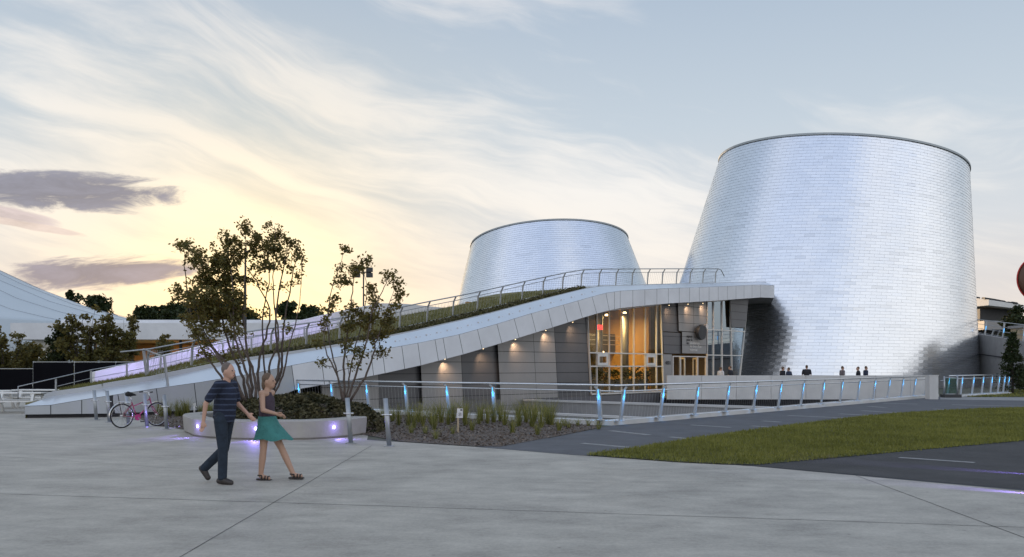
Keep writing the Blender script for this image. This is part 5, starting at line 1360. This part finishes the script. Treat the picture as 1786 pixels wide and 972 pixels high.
cmask = sstep(cov, .555, .745)
sky = mixc(mm('MULTIPLY', cmask, mm('ADD', mm('MULTIPLY', front, .65), .25)), base, cloudc)
# blue-white eastern sky behind the viewer
east = ramp(vn, [(0,(.74,.72,.71)),(.12,(.88,.87,.86)),(.24,(.86,.88,.91)),(.32,(.68,.75,.88)),(.42,(.50,.59,.79)),(.62,(.40,.50,.69)),(1,(.32,.42,.58))])
ez = noise(nrm.outputs[0], 1.7, 3, .5)
east = mixc(mm('MULTIPLY', sstep(ez, .46, .66), .55), east, (.90,.89,.89))
east = mixc(mm('MULTIPLY', sstep(ez, .50, .36), .40), east, (.40,.48,.66))
sky = mixc(front, east, sky)
# warm glow round the sun
dt = nd(nt, 'ShaderNodeVectorMath', operation='DOT_PRODUCT'); L.new(nrm.outputs[0], dt.inputs[0]); dt.inputs[1].default_value = sd_v
dp = mm('MAXIMUM', dt.outputs['Value'], 0.0)
g1 = mm('POWER', dp, 36.0); g2 = mm('POWER', dp, 160.0)
gl = mixc(g2, (0,0,0), (.45,.30,.03))
sky = mixc(1.0, sky, mixc(g1, (1,1,1), (1.10,.98,.77)), 'MULTIPLY')
sky = mixc(1.0, sky, gl, 'ADD')
# the two grey clouds over the dome
def greycloud(px, py, hw, hh, tilt, seed, col):
    u0 = math.atan((px-CX)/F); v0 = math.atan((640-py)/F*math.cos(u0)); k_ = math.cos(u0)**2/F
    du = mm('SUBTRACT', u, u0); dv = mm('SUBTRACT', v, v0)
    a = mm('ADD', du, mm('MULTIPLY', dv, tilt)); b = mm('SUBTRACT', dv, mm('MULTIPLY', du, tilt))
    a = mm('DIVIDE', a, hw*k_); b = mm('DIVIDE', b, hh*k_)
    nn = noise(comb(mm('MULTIPLY', u, 13.0), mm('MULTIPLY', mm('SUBTRACT', v, mm('MULTIPLY', u, tilt)), 52.0), seed), 1.0, 9, .66, .5)
    r2 = mm('ADD', mm('MULTIPLY', a, a), mm('MULTIPLY', b, b))
    den = mm('ADD', mm('SUBTRACT', 1.12, r2), mm('MULTIPLY', mm('SUBTRACT', nn, .5), 3.4))
    return sstep(den, .0, .85), ramp(nn, [(.28,tuple(c*.8 for c in col)),(.72,tuple(c*1.5 for c in col))])
for args in ((105,334,225,40,.06,2.0,(.15,.16,.21)), (185,475,180,34,.12,6.0,(.18,.175,.22)), (-10,372,110,18,-.1,9.0,(.42,.36,.36)), (40,392,120,8,-.12,4.0,(.5,.42,.38))):
    m_, c_ = greycloud(*args); sky = mixc(mm('MULTIPLY', m_, .93), sky, c_)
# below the horizon
sky = mixc(sstep(v, 0.0, -.02), sky, (.16,.16,.15))
nis = nd(nt, 'ShaderNodeTexSky', sky_type='NISHITA'); nis.sun_disc = False; nis.sun_elevation = SUN_EL; nis.sun_rotation = SUN_AZ % (2*math.pi); nis.air_density = 1.0; nis.dust_density = 1.5
b1_ = nd(nt, 'ShaderNodeBackground'); L.new(nis.outputs[0], b1_.inputs['Color']); b1_.inputs['Strength'].default_value = .10
b2_ = nd(nt, 'ShaderNodeBackground'); L.new(sky, b2_.inputs['Color']); b2_.inputs['Strength'].default_value = 1.0
ms = nd(nt, 'ShaderNodeMixShader'); ms.inputs['Fac'].default_value = .965; L.new(b1_.outputs[0], ms.inputs[1]); L.new(b2_.outputs[0], ms.inputs[2])
wo = nd(nt, 'ShaderNodeOutputWorld'); L.new(ms.outputs[0], wo.inputs['Surface'])

cd = bpy.data.cameras.new('camera'); co = bpy.data.objects.new('camera', cd); COL.objects.link(co)
co.location = (0,0,EYE); co.rotation_euler = (R(90),0,0); cd.sensor_width = 36; cd.lens = 36*F/1786; cd.shift_y = (CY-486)/1786; cd.clip_end = 6000; cd.clip_start = .1
S.camera = co
S.view_settings.view_transform = 'Standard'; S.view_settings.look = 'None'; S.view_settings.exposure = 0.38; S.view_settings.gamma = 1.0; S.view_settings.use_curve_mapping = False
S.cycles.use_denoising = True; S.cycles.max_bounces = 6; S.cycles.diffuse_bounces = 3; S.cycles.glossy_bounces = 4; S.cycles.transparent_max_bounces = 12
S.cycles.sample_clamp_indirect = 4.0
